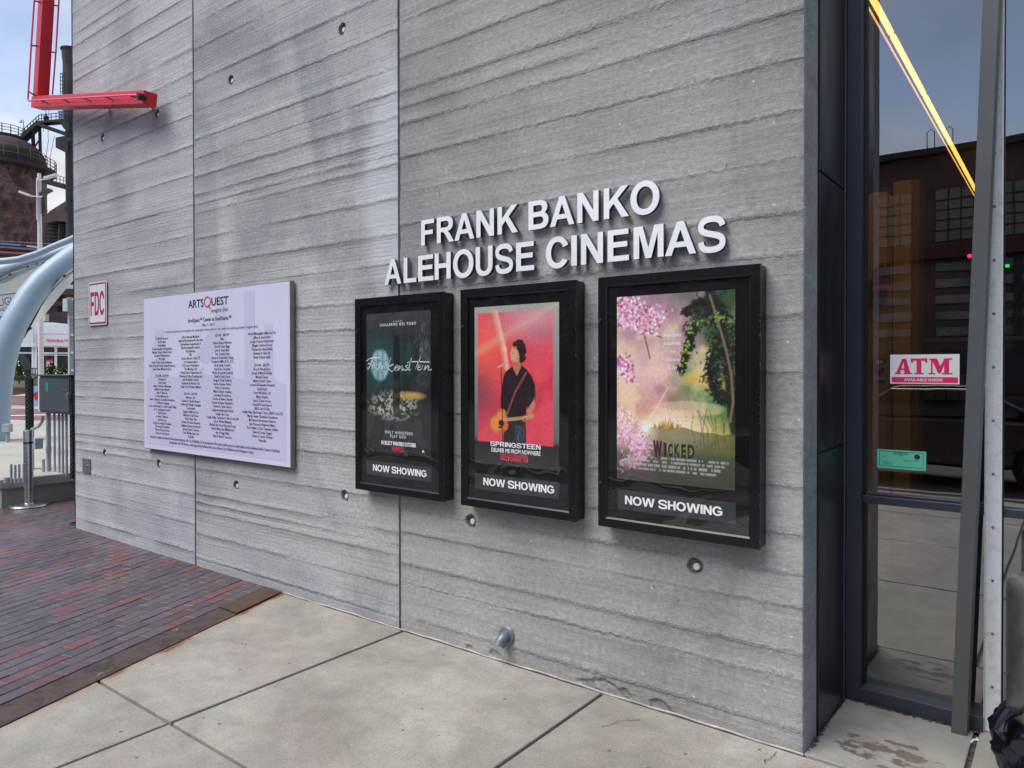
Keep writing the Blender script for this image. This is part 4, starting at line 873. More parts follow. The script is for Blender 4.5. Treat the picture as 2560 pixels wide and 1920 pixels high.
leafy([(.98, .45), (.93, .28), (.86, .12), (.82, .04)], .065, 900, dkc); leafy([(.86, .14), (.74, .13), (.66, .2), (.62, .3), (.57, .41)], .030, 520, dkc); leafy([(.84, .07), (.72, .06), (.60, .11)], .032, 320, dkc); leafy([(.93, .33), (.86, .32), (.82, .42), (.86, .52), (.93, .56)], .045, 560, dkc)
leafy([(.90, .14), (.84, .13), (.66, .16), (.56, .43)], .022, 60, ['#7fa33c', '#9abb4c', '#5f8434'], .008, .014); leafy([(.96, .5), (.9, .2), (.7, .12)], .07, 90, ['#3a4430', '#4a5538'])
P.stroke([(.80, .02), (.86, .14), (.93, .30), (.97, .42), (.985, .56), (.96, .66)], .011, '#86705a', .8)
P.dab(.62, .60, .30, '#f6dcae', .35, .06)
leafy([(.0, .66), (.08, .64), (.16, .70), (.26, .73)], .030, 380, ['#e3b7a2', '#ecd0b8', '#f6e6d8', '#c9977f', '#d9a0b0'], .007, .014)
leafy([(.0, .74), (.12, .76), (.26, .80), (.2, .88), (.05, .92)], .05, 900, ['#dba6b8', '#c98aa2', '#e9c2cf', '#b0708a', '#f3dbe3'], .008, .018)
for k in range(14): a_ = k*.449; P.stroke([(.27, .715), (.27+.07*math.cos(a_), .715+.045*math.sin(a_))], .004, '#fff6f8', .8)
P.dab(.27, .715, .028, '#ffffff', .95); P.stroke([(.27, .68), (.36, .60), (.455, .497)], .006, '#f3d9c8', .7)
for k in range(9): x_ = .70+.03*k; P.stroke([(x_, .80), (x_+rq.uniform(-.05, .05), .70), (x_+rq.uniform(-.10, .06), .62+rq.uniform(-.03, .03))], .0035, '#23241c', .75)
hill = V > .70+(fbm(U*5, U*0, 3, 44)-.5)*.03+.04*np.abs(U-.45); P.blend(hill*np.clip((U-.22)*6, 0, 1)*.75, '#3f4a2c')
for k in range(46): cx_ = .34+rq.random()*.24; hh = .012+.035*math.exp(-((cx_-.45)/.06)**2)*rq.random()+.012*rq.random(); P.poly([(cx_-.008, .712), (cx_, .70-hh), (cx_+.008, .712)], rq.choice(['#a97a32', '#c3923f', '#8a6228']), .8)
for k in range(26): P.dab(rq.uniform(.45, .62), rq.uniform(.60, .68), .006, '#3a2f22', .7, .0022, rq.uniform(-.5, .5))
P.blend((V > .82)*np.clip((V-.82)*5, 0, .55), '#3f3d3a')
for k in range(4):                                  # billing block, far too small to read
    v0 = .868+k*.021; m_ = (np.abs(V-v0) < .006)*(U > .06+.03*k)*(U < .95-.03*k)*((vnoise(U*90, V*0+k*7, k) > .32)); P.blend(m_*.6, '#b9b6ae')
pc = P.build(cx0, cx1, cz0, cz1, -.0872, 'pink blossom and green sky film poster in the rightmost case')
def tC(s, *a_, **k): return tA(s, *a_, par=pc, f=zC, **k)
for s_, x0, x1, y0 in (('EVERYONE', 413, 508, 425), ('DESERVES', 416, 504, 470), ('THE', 444, 475, 515), ('CHANCE', 421, 499, 559), ('TO FLY', 430, 488, 604)):
    tC(s_, x0, x1, y0, y0+16, M['print_white'], spacing=1.2, offset=.035)
M['print_lime'] = simple('olive_title_print', '#8aa84a', .5, 0, .1, 20); M['print_plum'] = simple('plum_title_print', '#9a3a68', .5, 0, .1, 20); M['print_dark'] = simple('near_black_print', '#1b1a17', .5, 0, .1, 20)
for k, (ch, x0, x1, y0, y1) in enumerate((('W', 357, 404, 1008, 1106), ('I', 413, 428, 1020, 1094), ('C', 436, 462, 1022, 1096), ('K', 470, 500, 1024, 1098), ('E', 508, 534, 1026, 1101), ('D', 542, 580, 1028, 1106))):
    Y = -.0883; A = zC(x0, 1050, Y); B = zC(x1, 1050, Y); xm = (x0+x1)/2; T_ = zC(xm, y0, Y).z; Bo = zC(xm, y1, Y).z
    place_text(ch, A.x, B.x, Bo, T_, Y, M['print_dark'], pc, name='title_letter', offset=.05)
    place_text(ch, A.x-.004, B.x-.004, Bo+.003, T_+.003, Y+.0006, M['print_plum'] if k < 2 else M['print_lime'], pc, name='title_edge', offset=.065)

# ================================================================ red letter sign
rp = [(x/5.267, y/5.267) for x, y in ((1895, 1185), (1880, 1370), (412, 1415), (415, 1265))]
YF = -.213; DP = .125
tr, br, bl, tl = [onY(*q, YF) for q in rp]
ux = (tr-tl); Ls = ux.length; ux.normalize(); uz = Vector((-ux.z, 0, ux.x)); uy = Vector((0, 1, 0))
if uz.z < 0: uz = -uz
hgt = .122
RS = thing('red_letter_sign', 'bright red tilted L-shaped steel sign fixed to the upper left of the wall', 'sign', (tl.x, -.1, tl.z))
o_ = tl - uz*hgt
MB().obox(o_+ux*Ls/2+uz*hgt/2+uy*DP/2, ux, uy, uz, Ls/2, DP/2, hgt/2).build('lower_beam', M['redpaint'], RS, .004)
# upright: direction measured from its left front edge
e0 = onY(430/5.267, 1262/5.267, YF); e1 = onY(500/5.267, 0, YF); ud = (e1-e0).normalized(); e0 = e0+ud*-.0
w_up = (onY(484/5.267, 1262/5.267, YF)-onY(424/5.267, 1262/5.267, YF)).length
xr_ = onY(484/5.267, 1262/5.267, YF).x; rr_ = ray(640/5.267, 1252/5.267); dep_ = (CAM + rr_*((xr_-CAM.x)/rr_.x)).y-YF; print('upright depth', dep_, w_up)
wf = .10
b0 = e0 + ux*wf/2*0 + ux*(w_up/2); up_len = 4.2
MB().obox(b0+ud*up_len/2+uy*dep_/2, ux, uy, ud, w_up/2, dep_/2, up_len/2).build('upright_beam', M['redpaint'], RS, .004)
# tubes
def rp_(x, y, Y): return onY(x/5.267, y/5.267, Y)
YT = YF-.05
tp = [rp_(380, 1328, YT), rp_(900, 1298, YT), rp_(1700, 1252, YT), rp_(1790, 1250, YT), rp_(1835, 1275, YT)]
MB().tube([tp[0], tp[0].lerp(tp[2], .5), tp[2], tp[3], tp[4]], .0095, 10).build('neon_tube', M['neon'], RS, smooth=True)
t2 = [rp_(380, 1328, YT), rp_(368, 1310, YT), rp_(410, 620, YT), rp_(452, 0, YT)]; t2.append(t2[3]+(t2[3]-t2[2])*1.2)
MB().tube(t2, .0095, 10).build('neon_tube', M['neon'], RS, smooth=True)
YR = YF+.30
t3 = [rp_(690, 1245, YR), rp_(735, 690, YR), rp_(775, 0, YR)]; t3.append(t3[2]+(t3[2]-t3[1])*1.0)
MB().tube(t3, .0095, 10).build('neon_tube', M['neon'], RS, smooth=True)
for (x, y) in ((560, 1330), (830, 1308), (1110, 1292), (1400, 1276), (1740, 1262)):
    a_ = rp_(x, y, YT+.008); MB().tube([a_, a_+Vector((.05, .045, -.03))], .007, 8).tube([a_+Vector((-.02, 0, 0)), a_+Vector((.02, 0, 0))], .009, 8).build('tube_support', M['bracket'], RS)
e_ = rp_(1855, 1275, YT+.01); MB().lathe(e_, [(.0001, -.03), (.03, -.03), (.034, 0), (.026, .045)], 14, (0, 1, 0)).build('electrode_housing', M['bracket'], RS, smooth=True)
for (x, y, x2, y2) in ((395, 1215, 440, 1245), (425, 600, 490, 605), (460, 12, 530, 30)):
    a_ = rp_(x, y, YT); c_ = rp_(x2, y2, YF+.0); MB().tube([a_, c_], .008, 8).build('tube_support', M['bracket'], RS)
for (x, y, x2, y2) in ((725, 690, 680, 685), (765, 75, 722, 72)):
    a_ = rp_(x, y, YR); c_ = rp_(x2, y2, YR-.05); MB().tube([a_, c_], .008, 8).build('tube_support', M['bracket'], RS)
for f_ in (.9, .55): q = o_+ux*Ls*f_+uz*hgt/2; MB().box(q.x-.02, q.x+.02, YF+DP-.004, .002, q.z-.02, q.z+.02).build('wall_bracket', M['bracket'], RS)

# ================================================================ storefront recess
YG = .74
CL = thing('recess_cladding', 'dark metal cladding panels lining the side of the recess', 'cladding', (-.95, .45, 0))
for z0, z1 in ((-.02, 1.343), (1.351, 2.673), (2.682, 4.0), (4.008, 7.4)):
    MB().box(-1.0, -.943, .2175, .692, z0, z1).build('cladding_panel', M['cladding'], CL, .003)
MB().box(-1.0, -.953, .219, .69, -.02, 7.39).build('cladding_backing', M['dark_gap'], CL)
MB().box(-1.0, -.9405, .6935, .7155, -.02, 7.39).build('cladding_trim', M['post'], CL, .002)
SF = thing('storefront_window', 'dark slate framed shop window with tinted glass beside the concrete wall', 'window', (-.3, YG, 0))
YA, YB = .7165, .80
MB().box(-.9395, -.868, YA, YB+.02, 0, 7.35).build('frame_stile', M['frame'], SF, .003)
MB().box(-.868, -.325, YA, YB+.02, 0, .074).build('bottom_rail', M['frame'], SF, .003)
MB().box(-.868, -.325, YB-.035, YB+.02, 1.036, 1.078).build('transom_rail', M['frame'], SF, .003)
MB().box(-.868, -.325, YB-.02, YB+.02, 1.079, 1.092).build('transom_bead', M['frame'], SF, .002)
MB().box(-.867, -.856, YB-.02, YB+.02, .075, 7.3).build('glazing_gasket', M['dark_gap'], SF)
MB().box(-.253, 1.9, YA+.03, YB+.02, 0, .074).build('bottom_rail', M['frame'], SF, .003)
MB().box(-.253, 1.9, YB-.035, YB+.02, 1.036, 1.078).build('transom_rail', M['frame'], SF, .003)
MB().box(-.3275, -.2545, .765, YB+.06, 0, 7.3).build('mullion', M['dark_gap'], SF, .002)
yg = YB+.004
for x0, x1 in ((-.856, -.3275), (-.2545, 1.9)):
    for z0, z1 in ((.074, 1.036), (1.092 if x0 < -.5 else 1.078, 7.3)):
        MB().quad((x0, yg, z0), (x1, yg, z0), (x1, yg, z1), (x0, yg, z1)).build('glass_pane', M['glass'], SF)
ST = MB().box(-.3215, -.262, .7385, .764, .005, 7.3)
stp = ST.build('mullion_cover', M['strip'], SF, .0015)
MB().box(-.3255, -.3217, .73, .764, .005, 7.3).build('mullion_lip', M['strip'], SF)
MB().box(-.2618, -.2565, .728, .764, .005, 7.3).build('mullion_lip', M['strip'], SF)
zr = .225
while zr < 6.0:
    MB().lathe((-.2915, .7385, zr), [(.0001, -.0045), (.0045, -.004), (.007, 0)], 10, (0, 1, 0)).build('rivet', M['galv'], SF, smooth=True); zr += .2543
# leaning steel post in front of the window
po = MB(); z0, z1 = 0.0, 7.0; lean = .0335
for (za, zb) in ((0, 7.),):
    b = [(-.448, .628), (-.384, .628), (-.378, .69), (-.442, .69)]
    po.prism([(x, y, 0.002) for x, y in b], (lean*7, 0, 7))
ob = tag(po.build('leaning_post', M['post'], None, .002), 'tall grey steel post leaning in front of the shop window', 'post')

# vinyl sign and licence on the glass
yv = YB+.001
def zG(x, y, Y=None): return onY(2000+x/2.37, 600+y/2.37, yv if Y is None else Y)
a, b = zG(535, 680), zG(945, 855)
AT = thing('atm_sticker', 'white and magenta ATM AVAILABLE INSIDE sticker on the glass', 'sticker', (a.x, yv, b.z))
MB().box(a.x, b.x, yv-.0012, yv, b.z, a.z).build('sheet', M['atm_white'], AT)
a2, b2 = zG(543, 811, yv-.0016), zG(936, 848, yv-.0016)
MB().quad((a2.x, yv-.0016, b2.z), (b2.x, yv-.0016, b2.z), (b2.x, yv-.0016, a2.z), (a2.x, yv-.0016, a2.z)).build('colour_band', M['atm_pink'], AT)
def gt(s, x0, x1, y0, y1, mat, par, Y=yv-.002, **kw):
    A, B = zG(x0, y0, Y), zG(x1, y1, Y); return place_text(s, A.x, B.x, B.z, A.z, Y, mat, par, **kw)
gt('AVAILABLE INSIDE', 616, 845, 820, 838, M['atm_white'], AT, offset=.02)
# slab-serif ATM built from stems, bars and serifs
A_, B_ = zG(563, 703, yv-.002), zG(903, 795, yv-.002); w__ = B_.x-A_.x; h__ = A_.z-B_.z
def slab(polys, name):
    mb = MB()
    for k_, pl_ in enumerate(polys): mb.quad(*[(A_.x+x*w__, yv-.002-.0002*k_, B_.z+z*h__) for x, z in pl_])
    mb.build(name, M['atm_pink'], AT)
slab([[(.02, .06), (.09, .06), (.165, .92), (.12, .92)], [(.145, .98), (.205, .98), (.275, .06), (.175, .06)], [(.07, .26), (.22, .26), (.21, .36), (.09, .36)], [(0, 0), (.115, 0), (.115, .075), (0, .075)], [(.15, 0), (.30, 0), (.30, .075), (.15, .075)], [(.12, .9), (.205, .9), (.205, .99), (.135, .99)]], 'big_letter')
slab([[(.385, .06), (.47, .06), (.47, .93), (.385, .93)], [(.29, .86), (.565, .86), (.565, 1.0), (.29, 1.0)], [(.28, .74), (.32, .74), (.335, 1.0), (.285, 1.02)], [(.535, .74), (.575, .74), (.572, 1.02), (.53, 1.0)], [(.345, 0), (.51, 0), (.51, .075), (.345, .075)]], 'big_letter')
slab([[(.635, .06), (.665, .06), (.665, .93), (.635, .93)], [(.86, .06), (.945, .06), (.945, .93), (.86, .93)], [(.65, .93), (.75, .93), (.815, .3), (.78, .04), (.76, .04)], [(.785, .04), (.76, .3), (.86, .93), (.9, .93), (.8, .04)], [(.59, 0), (.71, 0), (.71, .075), (.59, .075)], [(.82, 0), (1, 0), (1, .075), (.82, .075)], [(.6, .92), (.74, .92), (.74, .99), (.6, .99)], [(.85, .92), (1, .92), (1, .99), (.85, .99)]], 'big_letter')
a, b = zG(460, 1240), zG(742, 1364)
LC = thing('licence_certificate', 'mint green certificate card taped inside the glass under the ATM sticker', 'certificate', (a.x, yv, b.z))
MB().box(a.x-.002, b.x+.004, yv-.0012, yv-.0004, b.z-.004, a.z+.002).build('plastic_sleeve', M['lic_green'], LC)
mb = MB(); Y = yv-.0016; i0, i1, j0, j1 = a.x+.008, b.x-.008, b.z+.007, a.z-.006; w_ = .0022
for q in ((i0, i1, j0, j0+w_), (i0, i1, j1-w_, j1), (i0, i0+w_, j0+w_, j1-w_), (i1-w_, i1, j0+w_, j1-w_)): mb.quad((q[0], Y, q[2]), (q[1], Y, q[2]), (q[1], Y, q[3]), (q[0], Y, q[3]))
mb.build('border_print', M['lic_ink'], LC)
gt('BETHLEHEM CITY\nBUSINESS LICENSE\n2025', 553, 642, 1254, 1283, M['lic_ink'], LC, align='CENTER', offset=.03, Y=Y)
gt('Number\nPermit Department', 490, 534, 1278, 1288, M['lic_ink'], LC, Y=Y); gt('ARTSQUEST\n25 WEST THIRD STREET\nBETHLEHEM, PA 18015', 490, 556, 1310, 1330, M['lic_ink'], LC, Y=Y)
c_ = zG(694, 1286, Y); MB().quad(*[(c_.x+.0135*math.cos(k*math.pi/12), Y, c_.z+.0135*math.sin(k*math.pi/12)) for k in range(24)]).build('seal_print', M['lic_ink'], LC)
mb = MB(); ribbon(mb, [(612, 1306), (628, 1300), (622, 1312), (640, 1306), (648, 1312), (660, 1300), (664, 1314), (676, 1304), (690, 1312), (705, 1304)], .0012, zG, Y); mb.build('signature', M['lic_ink'], LC)
gt('To whom it is issued to do business in the city', 604, 724, 1336, 1344, M['lic_ink'], LC, Y=Y)

# ================================================================ interior behind the glass
INT = struct('interior_room', (0, 5, 0))
ir = MB(); ir.quad((-6, .83, .005), (6, .83, .005), (6, 14, .005), (-6, 14, .005)); ir.build('interior_floor', M['int_floor'], INT)
MB().box(-6, 6, 14, 14.1, 0, 5).build('rear_wall', M['int_dark'], INT); MB().box(-6.1, -6, .83, 14, 0, 5).box(6, 6.1, .83, 14, 0, 5).build('side_wall', M['int_dark'], INT)
MB().box(-6, 6, .83, 14, 4.7, 4.8).build('ceiling', M['int_dark'], INT)
MB().box(-6, -1.02, .64, .83, -.02, 7.4).build('inner_wall', M['int_dark'], INT)
MB().quad((-3.5, 6, .012), (2.2, 6, .012), (2.2, 9.5, .012), (-3.5, 9.5, .012)).build('carpet', M['carpet'], INT)
def ix(x, Y, y=800): return onY(x, y, Y).x
Yp = 3.0
MB().box(ix(2160, Yp), ix(2215, Yp), Yp, Yp+.25, 0, 3.15).build('ochre_pier', M['orange'], INT)
MB().box(ix(2233, 3.6), ix(2276, 3.6), 3.6, 3.9, 0, 3.35).build('ochre_pier', M['orange'], INT)
MB().box(ix(2276, 3.62), ix(2297, 3.62), 3.62, 3.9, 0, 3.35).build('ochre_pier', M['ochre_dk'], INT)
lt = thing('strip_light', 'glowing yellow linear ceiling light seen through the glass', 'light', (-1.13, 5, 4.35))
M['lamp'] = emit('warm_lamp_diffuser', (1.0, .66, .14), 1.9); M['lamp2'] = emit('warm_lamp_edge', (1., .5, .16), 1.1)
segs = [(1.4, 2.9), (2.96, 4.5), (4.56, 6.3), (6.36, 8.3), (8.36, 10.5)]
for y0, y1 in segs: MB().box(-1.137, -1.10, y0, y1, 4.335, 4.36).build('diffuser', M['lamp'], lt)
MB().box(-1.173, -1.165, 1.4, 10.5, 4.335, 4.35).build('edge_lamp', M['lamp2'], lt)
al = bpy.data.lights.new('interior_fill_light', 'AREA'); al.shape = 'RECTANGLE'; al.size = .8; al.size_y = 3; al.energy = 34; al.color = (1, .72, .38)  # unseen fill light added to brighten the ochre piers beyond the strip's own glow
alo = bpy.data.objects.new('interior_fill_light', al); COL.objects.link(alo); alo.location = (-.2, 2.0, 4.6); alo.rotation_euler = (math.radians(25), math.radians(-18), 0)
# AED box, pamphlets, picture strip, tables, tiny red and green pilot lamps
a, b = onY(2181, 898, Yp-.03), onY(2214, 950, Yp-.03)
ae = thing('aed_sign', 'faint AED heart sign on the ochre pier behind the glass', 'sign', (a.x, Yp-.02, b.z))
M['aed_red'] = simple('dull_red_print', '#8d2330', .5, 0, .1, 9); M['aed_pale'] = simple('pale_board', '#a88a66', .5, 0, .1, 9)
MB().box(a.x, b.x, Yp-.02, Yp-.004, b.z, a.z).build('board', M['aed_pale'], ae)
zt_ = onY(2190, 911, Yp-.03).z; MB().box(a.x, b.x, Yp-.024, Yp-.0205, zt_, a.z).build('header', M['aed_red'], ae)
place_text('AED', a.x+.02, b.x-.02, zt_+.008, a.z-.01, Yp-.0255, M['print_white'], ae, offset=.03)
hc = onY(2198, 928, Yp-.03); s_ = .042
hp = [(hc.x+s_*.062*16*math.sin(t_)**3, Yp-.022, hc.z+s_*.062*(13*math.cos(t_)-5*math.cos(2*t_)-2*math.cos(3*t_)-math.cos(4*t_))) for t_ in np.linspace(0, 2*math.pi, 28, endpoint=False)]
MB().quad(*hp[::-1]).build('heart_print', M['aed_red'], ae)
a = onY(2181, 705, 2.9)
sh = thing('leaflet_rack', 'red-lipped rack of brown leaflets on the ochre pier inside', 'rack', (a.x, 2.9, a.z-.1))
q0, q1 = onY(2180, 725, 2.86), onY(2219, 705, 2.86)
M['lipred'] = simple('red_shelf_lip', '#c01830', .4, 0, .1, 9); M['leaf'] = simple('brown_leaflet', '#6e3d22', .7, 0, .3, 9)
MB().box(q0.x, q1.x+.02, 2.84, 2.99, q0.z+.0, q0.z+.025).build('shelf', M['lipred'], sh)
for k in range(9):
    x = q0.x+.01+k*(q1.x-q0.x)/9; MB().obox((x, 2.92, q0.z+.09+.01*(k % 3)), Vector((1, 0, .1*(k % 2))).normalized(), Vector((0, 1, 0)), Vector((-.1*(k % 2), 0, 1)).normalized(), .006, .05, .065+.012*(k % 3)).build('leaflet', M['leaf'], sh)
Yw = 9.8
pcs = [(2213, 2247, 935, 1001, '#4a6a8c'), (2250, 2292, 965, 1001, '#7a8a3c'), (2297, 2338, 962, 1000, '#5a7040'), (2340, 2363, 966, 1000, '#6a7a44'), (2366, 2396, 972, 1000, '#54402e'), (2297, 2410, 935, 960, '#35486c'), (2399, 2425, 972, 1000, '#6a3a22')]
for k, (x0, x1, y0, y1, cc) in enumerate(pcs):
    A, B = onY(x0, y0, Yw), onY(x1, y1, Yw); nm = ('blue', 'olive', 'green', 'moss', 'brown', 'navy', 'rust')[k]
    tag(MB().box(A.x, B.x, Yw, Yw+.04, B.z, A.z).build('picture_panel', simple('picture_'+nm, cc, .5, 0, .5, 3.5, col2='#9aa09a')), nm+' picture panel of the strip under the ATM sticker, seen through the glass', 'picture', 'picture panels inside the shop')
A, B = onY(2345, 823, 9.9), onY(2460, 834, 9.9)
dn = thing('interior_lettering', 'pale WILLIAMS BR lettering on the dark beam inside', 'sign', (A.x, 9.9, B.z))
A2, B2 = onY(2297, 800, 9.92), onY(2700, 846, 9.92); MB().box(A2.x, 3, 9.92, 10.2, B2.z, A2.z+.35).build('dark_beam', M['int_dark'], dn)
M['dimtext'] = simple('pale_grey_lettering', '#a8a5a0', .5, 0, .1, 9)
Ae, Be = onY(2346, 824, 9.9), onY(2421, 836, 9.9); place_text('WILLIAMS BR', Ae.x, Be.x, Be.z, Ae.z, 9.9, M['dimtext'], dn, offset=.02)
A3, B3 = onY(2297, 846, 9.86), onY(2423, 852, 9.86); MB().box(A3.x, 3, 9.86, 9.91, B3.z, A3.z).build('pale_ledge', M['dimtext'], dn)
M['pil_r'] = emit('red_pilot_lamp', (1, .02, .1), 3.); M['pil_g'] = emit('green_exit_lamp', (.02, .8, .1), 1.5)
q = onY(2424, 640, 9); tag(MB().lathe(q, [(.0001, -.03), (.024, -.02), (.028, 0), (.018, .024), (.0001, .03)], 12).build('pilot_lamp', M['pil_r']), 'small red pilot lamp glowing inside by the leaning post', 'lamp')
q = onY(2517, 664, 9); tag(MB().box(q.x-.035, q.x+.03, 9, 9.05, q.z-.022, q.z+.018).build('exit_light', M['pil_g']), 'small green exit light seen through the right pane', 'exit light')
# dark tables and chairs seen low through the glass
M['furn'] = simple('dark_table_wood', '#171213', .5, 0, .2, 4)
for k, (x, y) in enumerate(((-2.35, 7.2), (-1.75, 8.4))):
    tb = thing('cafe_table', ('nearer' if k == 0 else 'farther')+' dark cafe table inside behind the certificate', 'table', (x, y, 0), 'cafe tables inside')
    MB().box(x-.4, x+.4, y-.35, y+.35, .72, .755).build('tabletop', M['furn'], tb)
    for sx in (-.34, .34):
        for sy in (-.3, .3): MB().bar((x+sx, y+sy, .02), (x+sx, y+sy, .72), .03).build('leg', M['furn'], tb)

# ================================================================ litter bin
BX, BY = .035, .235
TB = thing('litter_bin', 'scuffed stainless litter bin with black bag bunched round its base, at the right edge', 'litter bin', (BX, BY, 0))
MB().lathe((BX, BY, 0), [(.235, .24), (.243, .25), (.245, .84), (.243, .868), (.236, .88), (.20, .893), (.10, .905), (.0001, .907)], 48).build('canopy_drum', M['can'], TB, smooth=True)
MB().lathe((BX, BY, 0), [(.228, .0), (.235, .01), (.232, .22), (.225, .24)], 40).build('base_drum', M['can'], TB, smooth=True)
def bag():
    n, mr = 90, 16; U_, V_ = np.meshgrid(np.linspace(0, 2*math.pi, n, endpoint=False), np.linspace(0, 1, mr))
    cr = fbm(U_*3.2+V_*3, V_*2.6, 3, 6)+.35*np.abs(fbm(U_*7, V_*5+3, 2, 8)-.5)
    rad = .236+.038*np.sin(np.pi*V_)**.7+(cr-.55)*.13*np.sin(np.pi*np.clip(V_*1.05, 0, 1))
    z = .372-V_*(.24+.07*(fbm(U_*2.2, V_*0, 2, 3)))+(cr-.5)*.05
    side = np.clip(np.cos(U_-math.radians(200)), 0, 1); rad += side*.02*np.sin(np.pi*V_); z -= side*.02
    X = BX+rad*np.cos(U_); Yy = BY+rad*np.sin(U_); V = np.stack([X, Yy, z], -1).reshape(-1, 3)
    idx = np.arange(n*mr).reshape(mr, n); nxt = np.roll(idx, -1, 1)
    Fq = np.stack([idx[:-1], idx[1:], nxt[1:], nxt[:-1]], -1).reshape(-1, 4)
    m = bpy.data.meshes.new('liner_bag'); m.from_pydata(V.tolist(), [], Fq.tolist()); m.materials.append(M['bag']); m.update()
    m.polygons.foreach_set('use_smooth', [True]*len(m.polygons)); o = link('liner_bag', m, TB); sl = o.modifiers.new('t', 'SOLIDIFY'); sl.thickness = .004
bag()
kn = MB(); kp = [(-.15, .07, .40), (-.185, .05, .395), (-.205, .04, .365), (-.213, .03, .325), (-.198, .035, .29)]
kn.tube(kp, [.014, .024, .017, .026, .010], 9); kn.build('bag_knot', M['bag'], TB)

# ================================================================ ground
M['asphalt'] = simple('asphalt', '#3c3c3d', .85, 0, .2, 1.5, .4, 120)
GR = MB().quad((-600, -600, -.04), (600, -600, -.04), (600, 600, -.04), (-600, 600, -.04)).build('ground', M['asphalt']); GR['kind'] = 'structure'
def clip(poly, a, b, c):                            # keep a*x+b*y <= c
    out = []
    for i in range(len(poly)):
        p_, q_ = poly[i], poly[(i+1) % len(poly)]; dp, dq = a*p_[0]+b*p_[1]-c, a*q_[0]+b*q_[1]-c
        if dp <= 0: out.append(p_)
        if dp*dq < 0: t_ = dp/(dp-dq); out.append((p_[0]+(q_[0]-p_[0])*t_, p_[1]+(q_[1]-p_[1])*t_))
    return out
SW = struct('sidewalk', (-1, -3, 0))
MB().quad(*[(x, y, -.022) for x, y in clip([(-6, -6.6), (8, -6.6), (8, .72), (-6, .72)], -1, -.346, 4.865)]).build('joint_bed', M['seal_lt'], SW)
xs = [-8, -3.52, -1.99, -.43, 1.13, 2.7, 4.3, 5.9, 7.5]; ys = [-6.4, -4.79, -3.19, -1.595, -.006]; gj = .0095
for i in range(len(xs)-1):
    for j in range(len(ys)-1):
        pl_ = [(xs[i]+gj, ys[j]+gj), (xs[i+1]-gj, ys[j]+gj), (xs[i+1]-gj, ys[j+1]-gj), (xs[i]+gj, ys[j+1]-gj)]
        pl_ = clip(pl_, -1, -.346, 4.871-.006)
        if len(pl_) < 3: continue
        z = R_.uniform(-.0015, .0015)
        MB().prism([(x, y, -.07) for x, y in pl_], (0, 0, .07+z)).build('slab', M['slab'], SW, .006)
for pl_ in ([(-.952, .004), (-.362, .004), (-.362, .712), (-.935, .712)], [(-.340, .004), (1.9, .004), (1.9, .75), (-.340, .75)]):
    MB().prism([(x, y, -.07) for x, y in pl_], (0, 0, .072)).build('slab', M['recess'], SW, .006)
M['dirt'] = simple('leaf_dirt', '#4d3b2e', .95, 0, .5, 40, .8, 150)
mb = MB()
rr = random.Random(3)
for k in range(260):
    f = rr.random(); 
    if k % 3: x, y = -.935+f*.6, .706+rr.gauss(0, .006)-.008
    else: x, y = -.944+rr.gauss(0, .004)+.006, .03+f*.68
    s_ = rr.uniform(.003, .011); a_ = rr.random()*6.3; z = .003+rr.random()*.004
    mb.quad(*[(x+s_*math.cos(a_+t_), y+s_*.6*math.sin(a_+t_), z+rr.random()*.004) for t_ in (0, 1.8, 3.3, 4.9)])
for k in range(60):
    x, y = -.351+rr.gauss(0, .003), .02+rr.random()*.66; s_ = rr.uniform(.003, .008); a_ = rr.random()*6.3
    mb.quad(*[(x+s_*math.cos(a_+t_), y+s_*math.sin(a_+t_), -.004+rr.random()*.004) for t_ in (0, 1.8, 3.3, 4.9)])
o = mb.build('dirt', M['dirt']); o['kind'] = 'stuff'; o['label'] = 'brown grit and leaf dirt along the window sill joint'
q = onZ(2437, 1854); tag(MB().tube([(q.x-.012, q.y-.03, .006), (q.x-.005, q.y+.0, .007), (q.x+.012, q.y+.012, .006), (q.x+.006, q.y+.028, .006)], .005, 6).build('litter_scrap', M['white_sign']), 'tiny white paper scrap lying in the slab joint', 'scrap')
mb = MB(); rr = random.Random(8)
for st_, en_, n_ in ((onZ(1940, 1880), onZ(1900, 1925), 9), (onZ(1600, 1800), onZ(1500, 1812), 8)):
    p_ = st_.copy(); dv_ = (en_-st_)/n_
    for k in range(n_):
        q_ = p_+dv_+Vector((rr.gauss(0, .009), rr.gauss(0, .009), 0)); a_ = (q_-p_).normalized(); nn_ = Vector((-a_.y, a_.x, 0))*rr.uniform(.0007, .0018)
        mb.quad(*[Vector((v_.x, v_.y, .0035)) for v_ in (p_-nn_, q_-nn_, q_+nn_, p_+nn_)]); p_ = q_
mb.build('crack', M['dark_gap'], SW)
# steel strip between pavers and slabs
d_ = Vector((-.327, .945, 0)).normalized(); n_s = Vector((d_.y, -d_.x, 0))
def strip_pt(y, off): x = -4.871-.346*(y)+off; return (x, y)
SP = struct('steel_threshold_strip', (-4.5, -1, 0))
def plate(y0, y1, w0, z, mat, name):
    MB().prism([(*strip_pt(y0, -w0), z-.012), (*strip_pt(y0, -.004), z-.012), (*strip_pt(y1, -.004), z-.012), (*strip_pt(y1, -w0), z-.012)], (0, 0, .012)).build(name, mat, SP, .002)
plate(-.50, -.012, .235, .010, M['rust_bare'], 'cover_plate'); plate(-6.4, -.505, .232, .0005, M['rust'], 'base_plate')
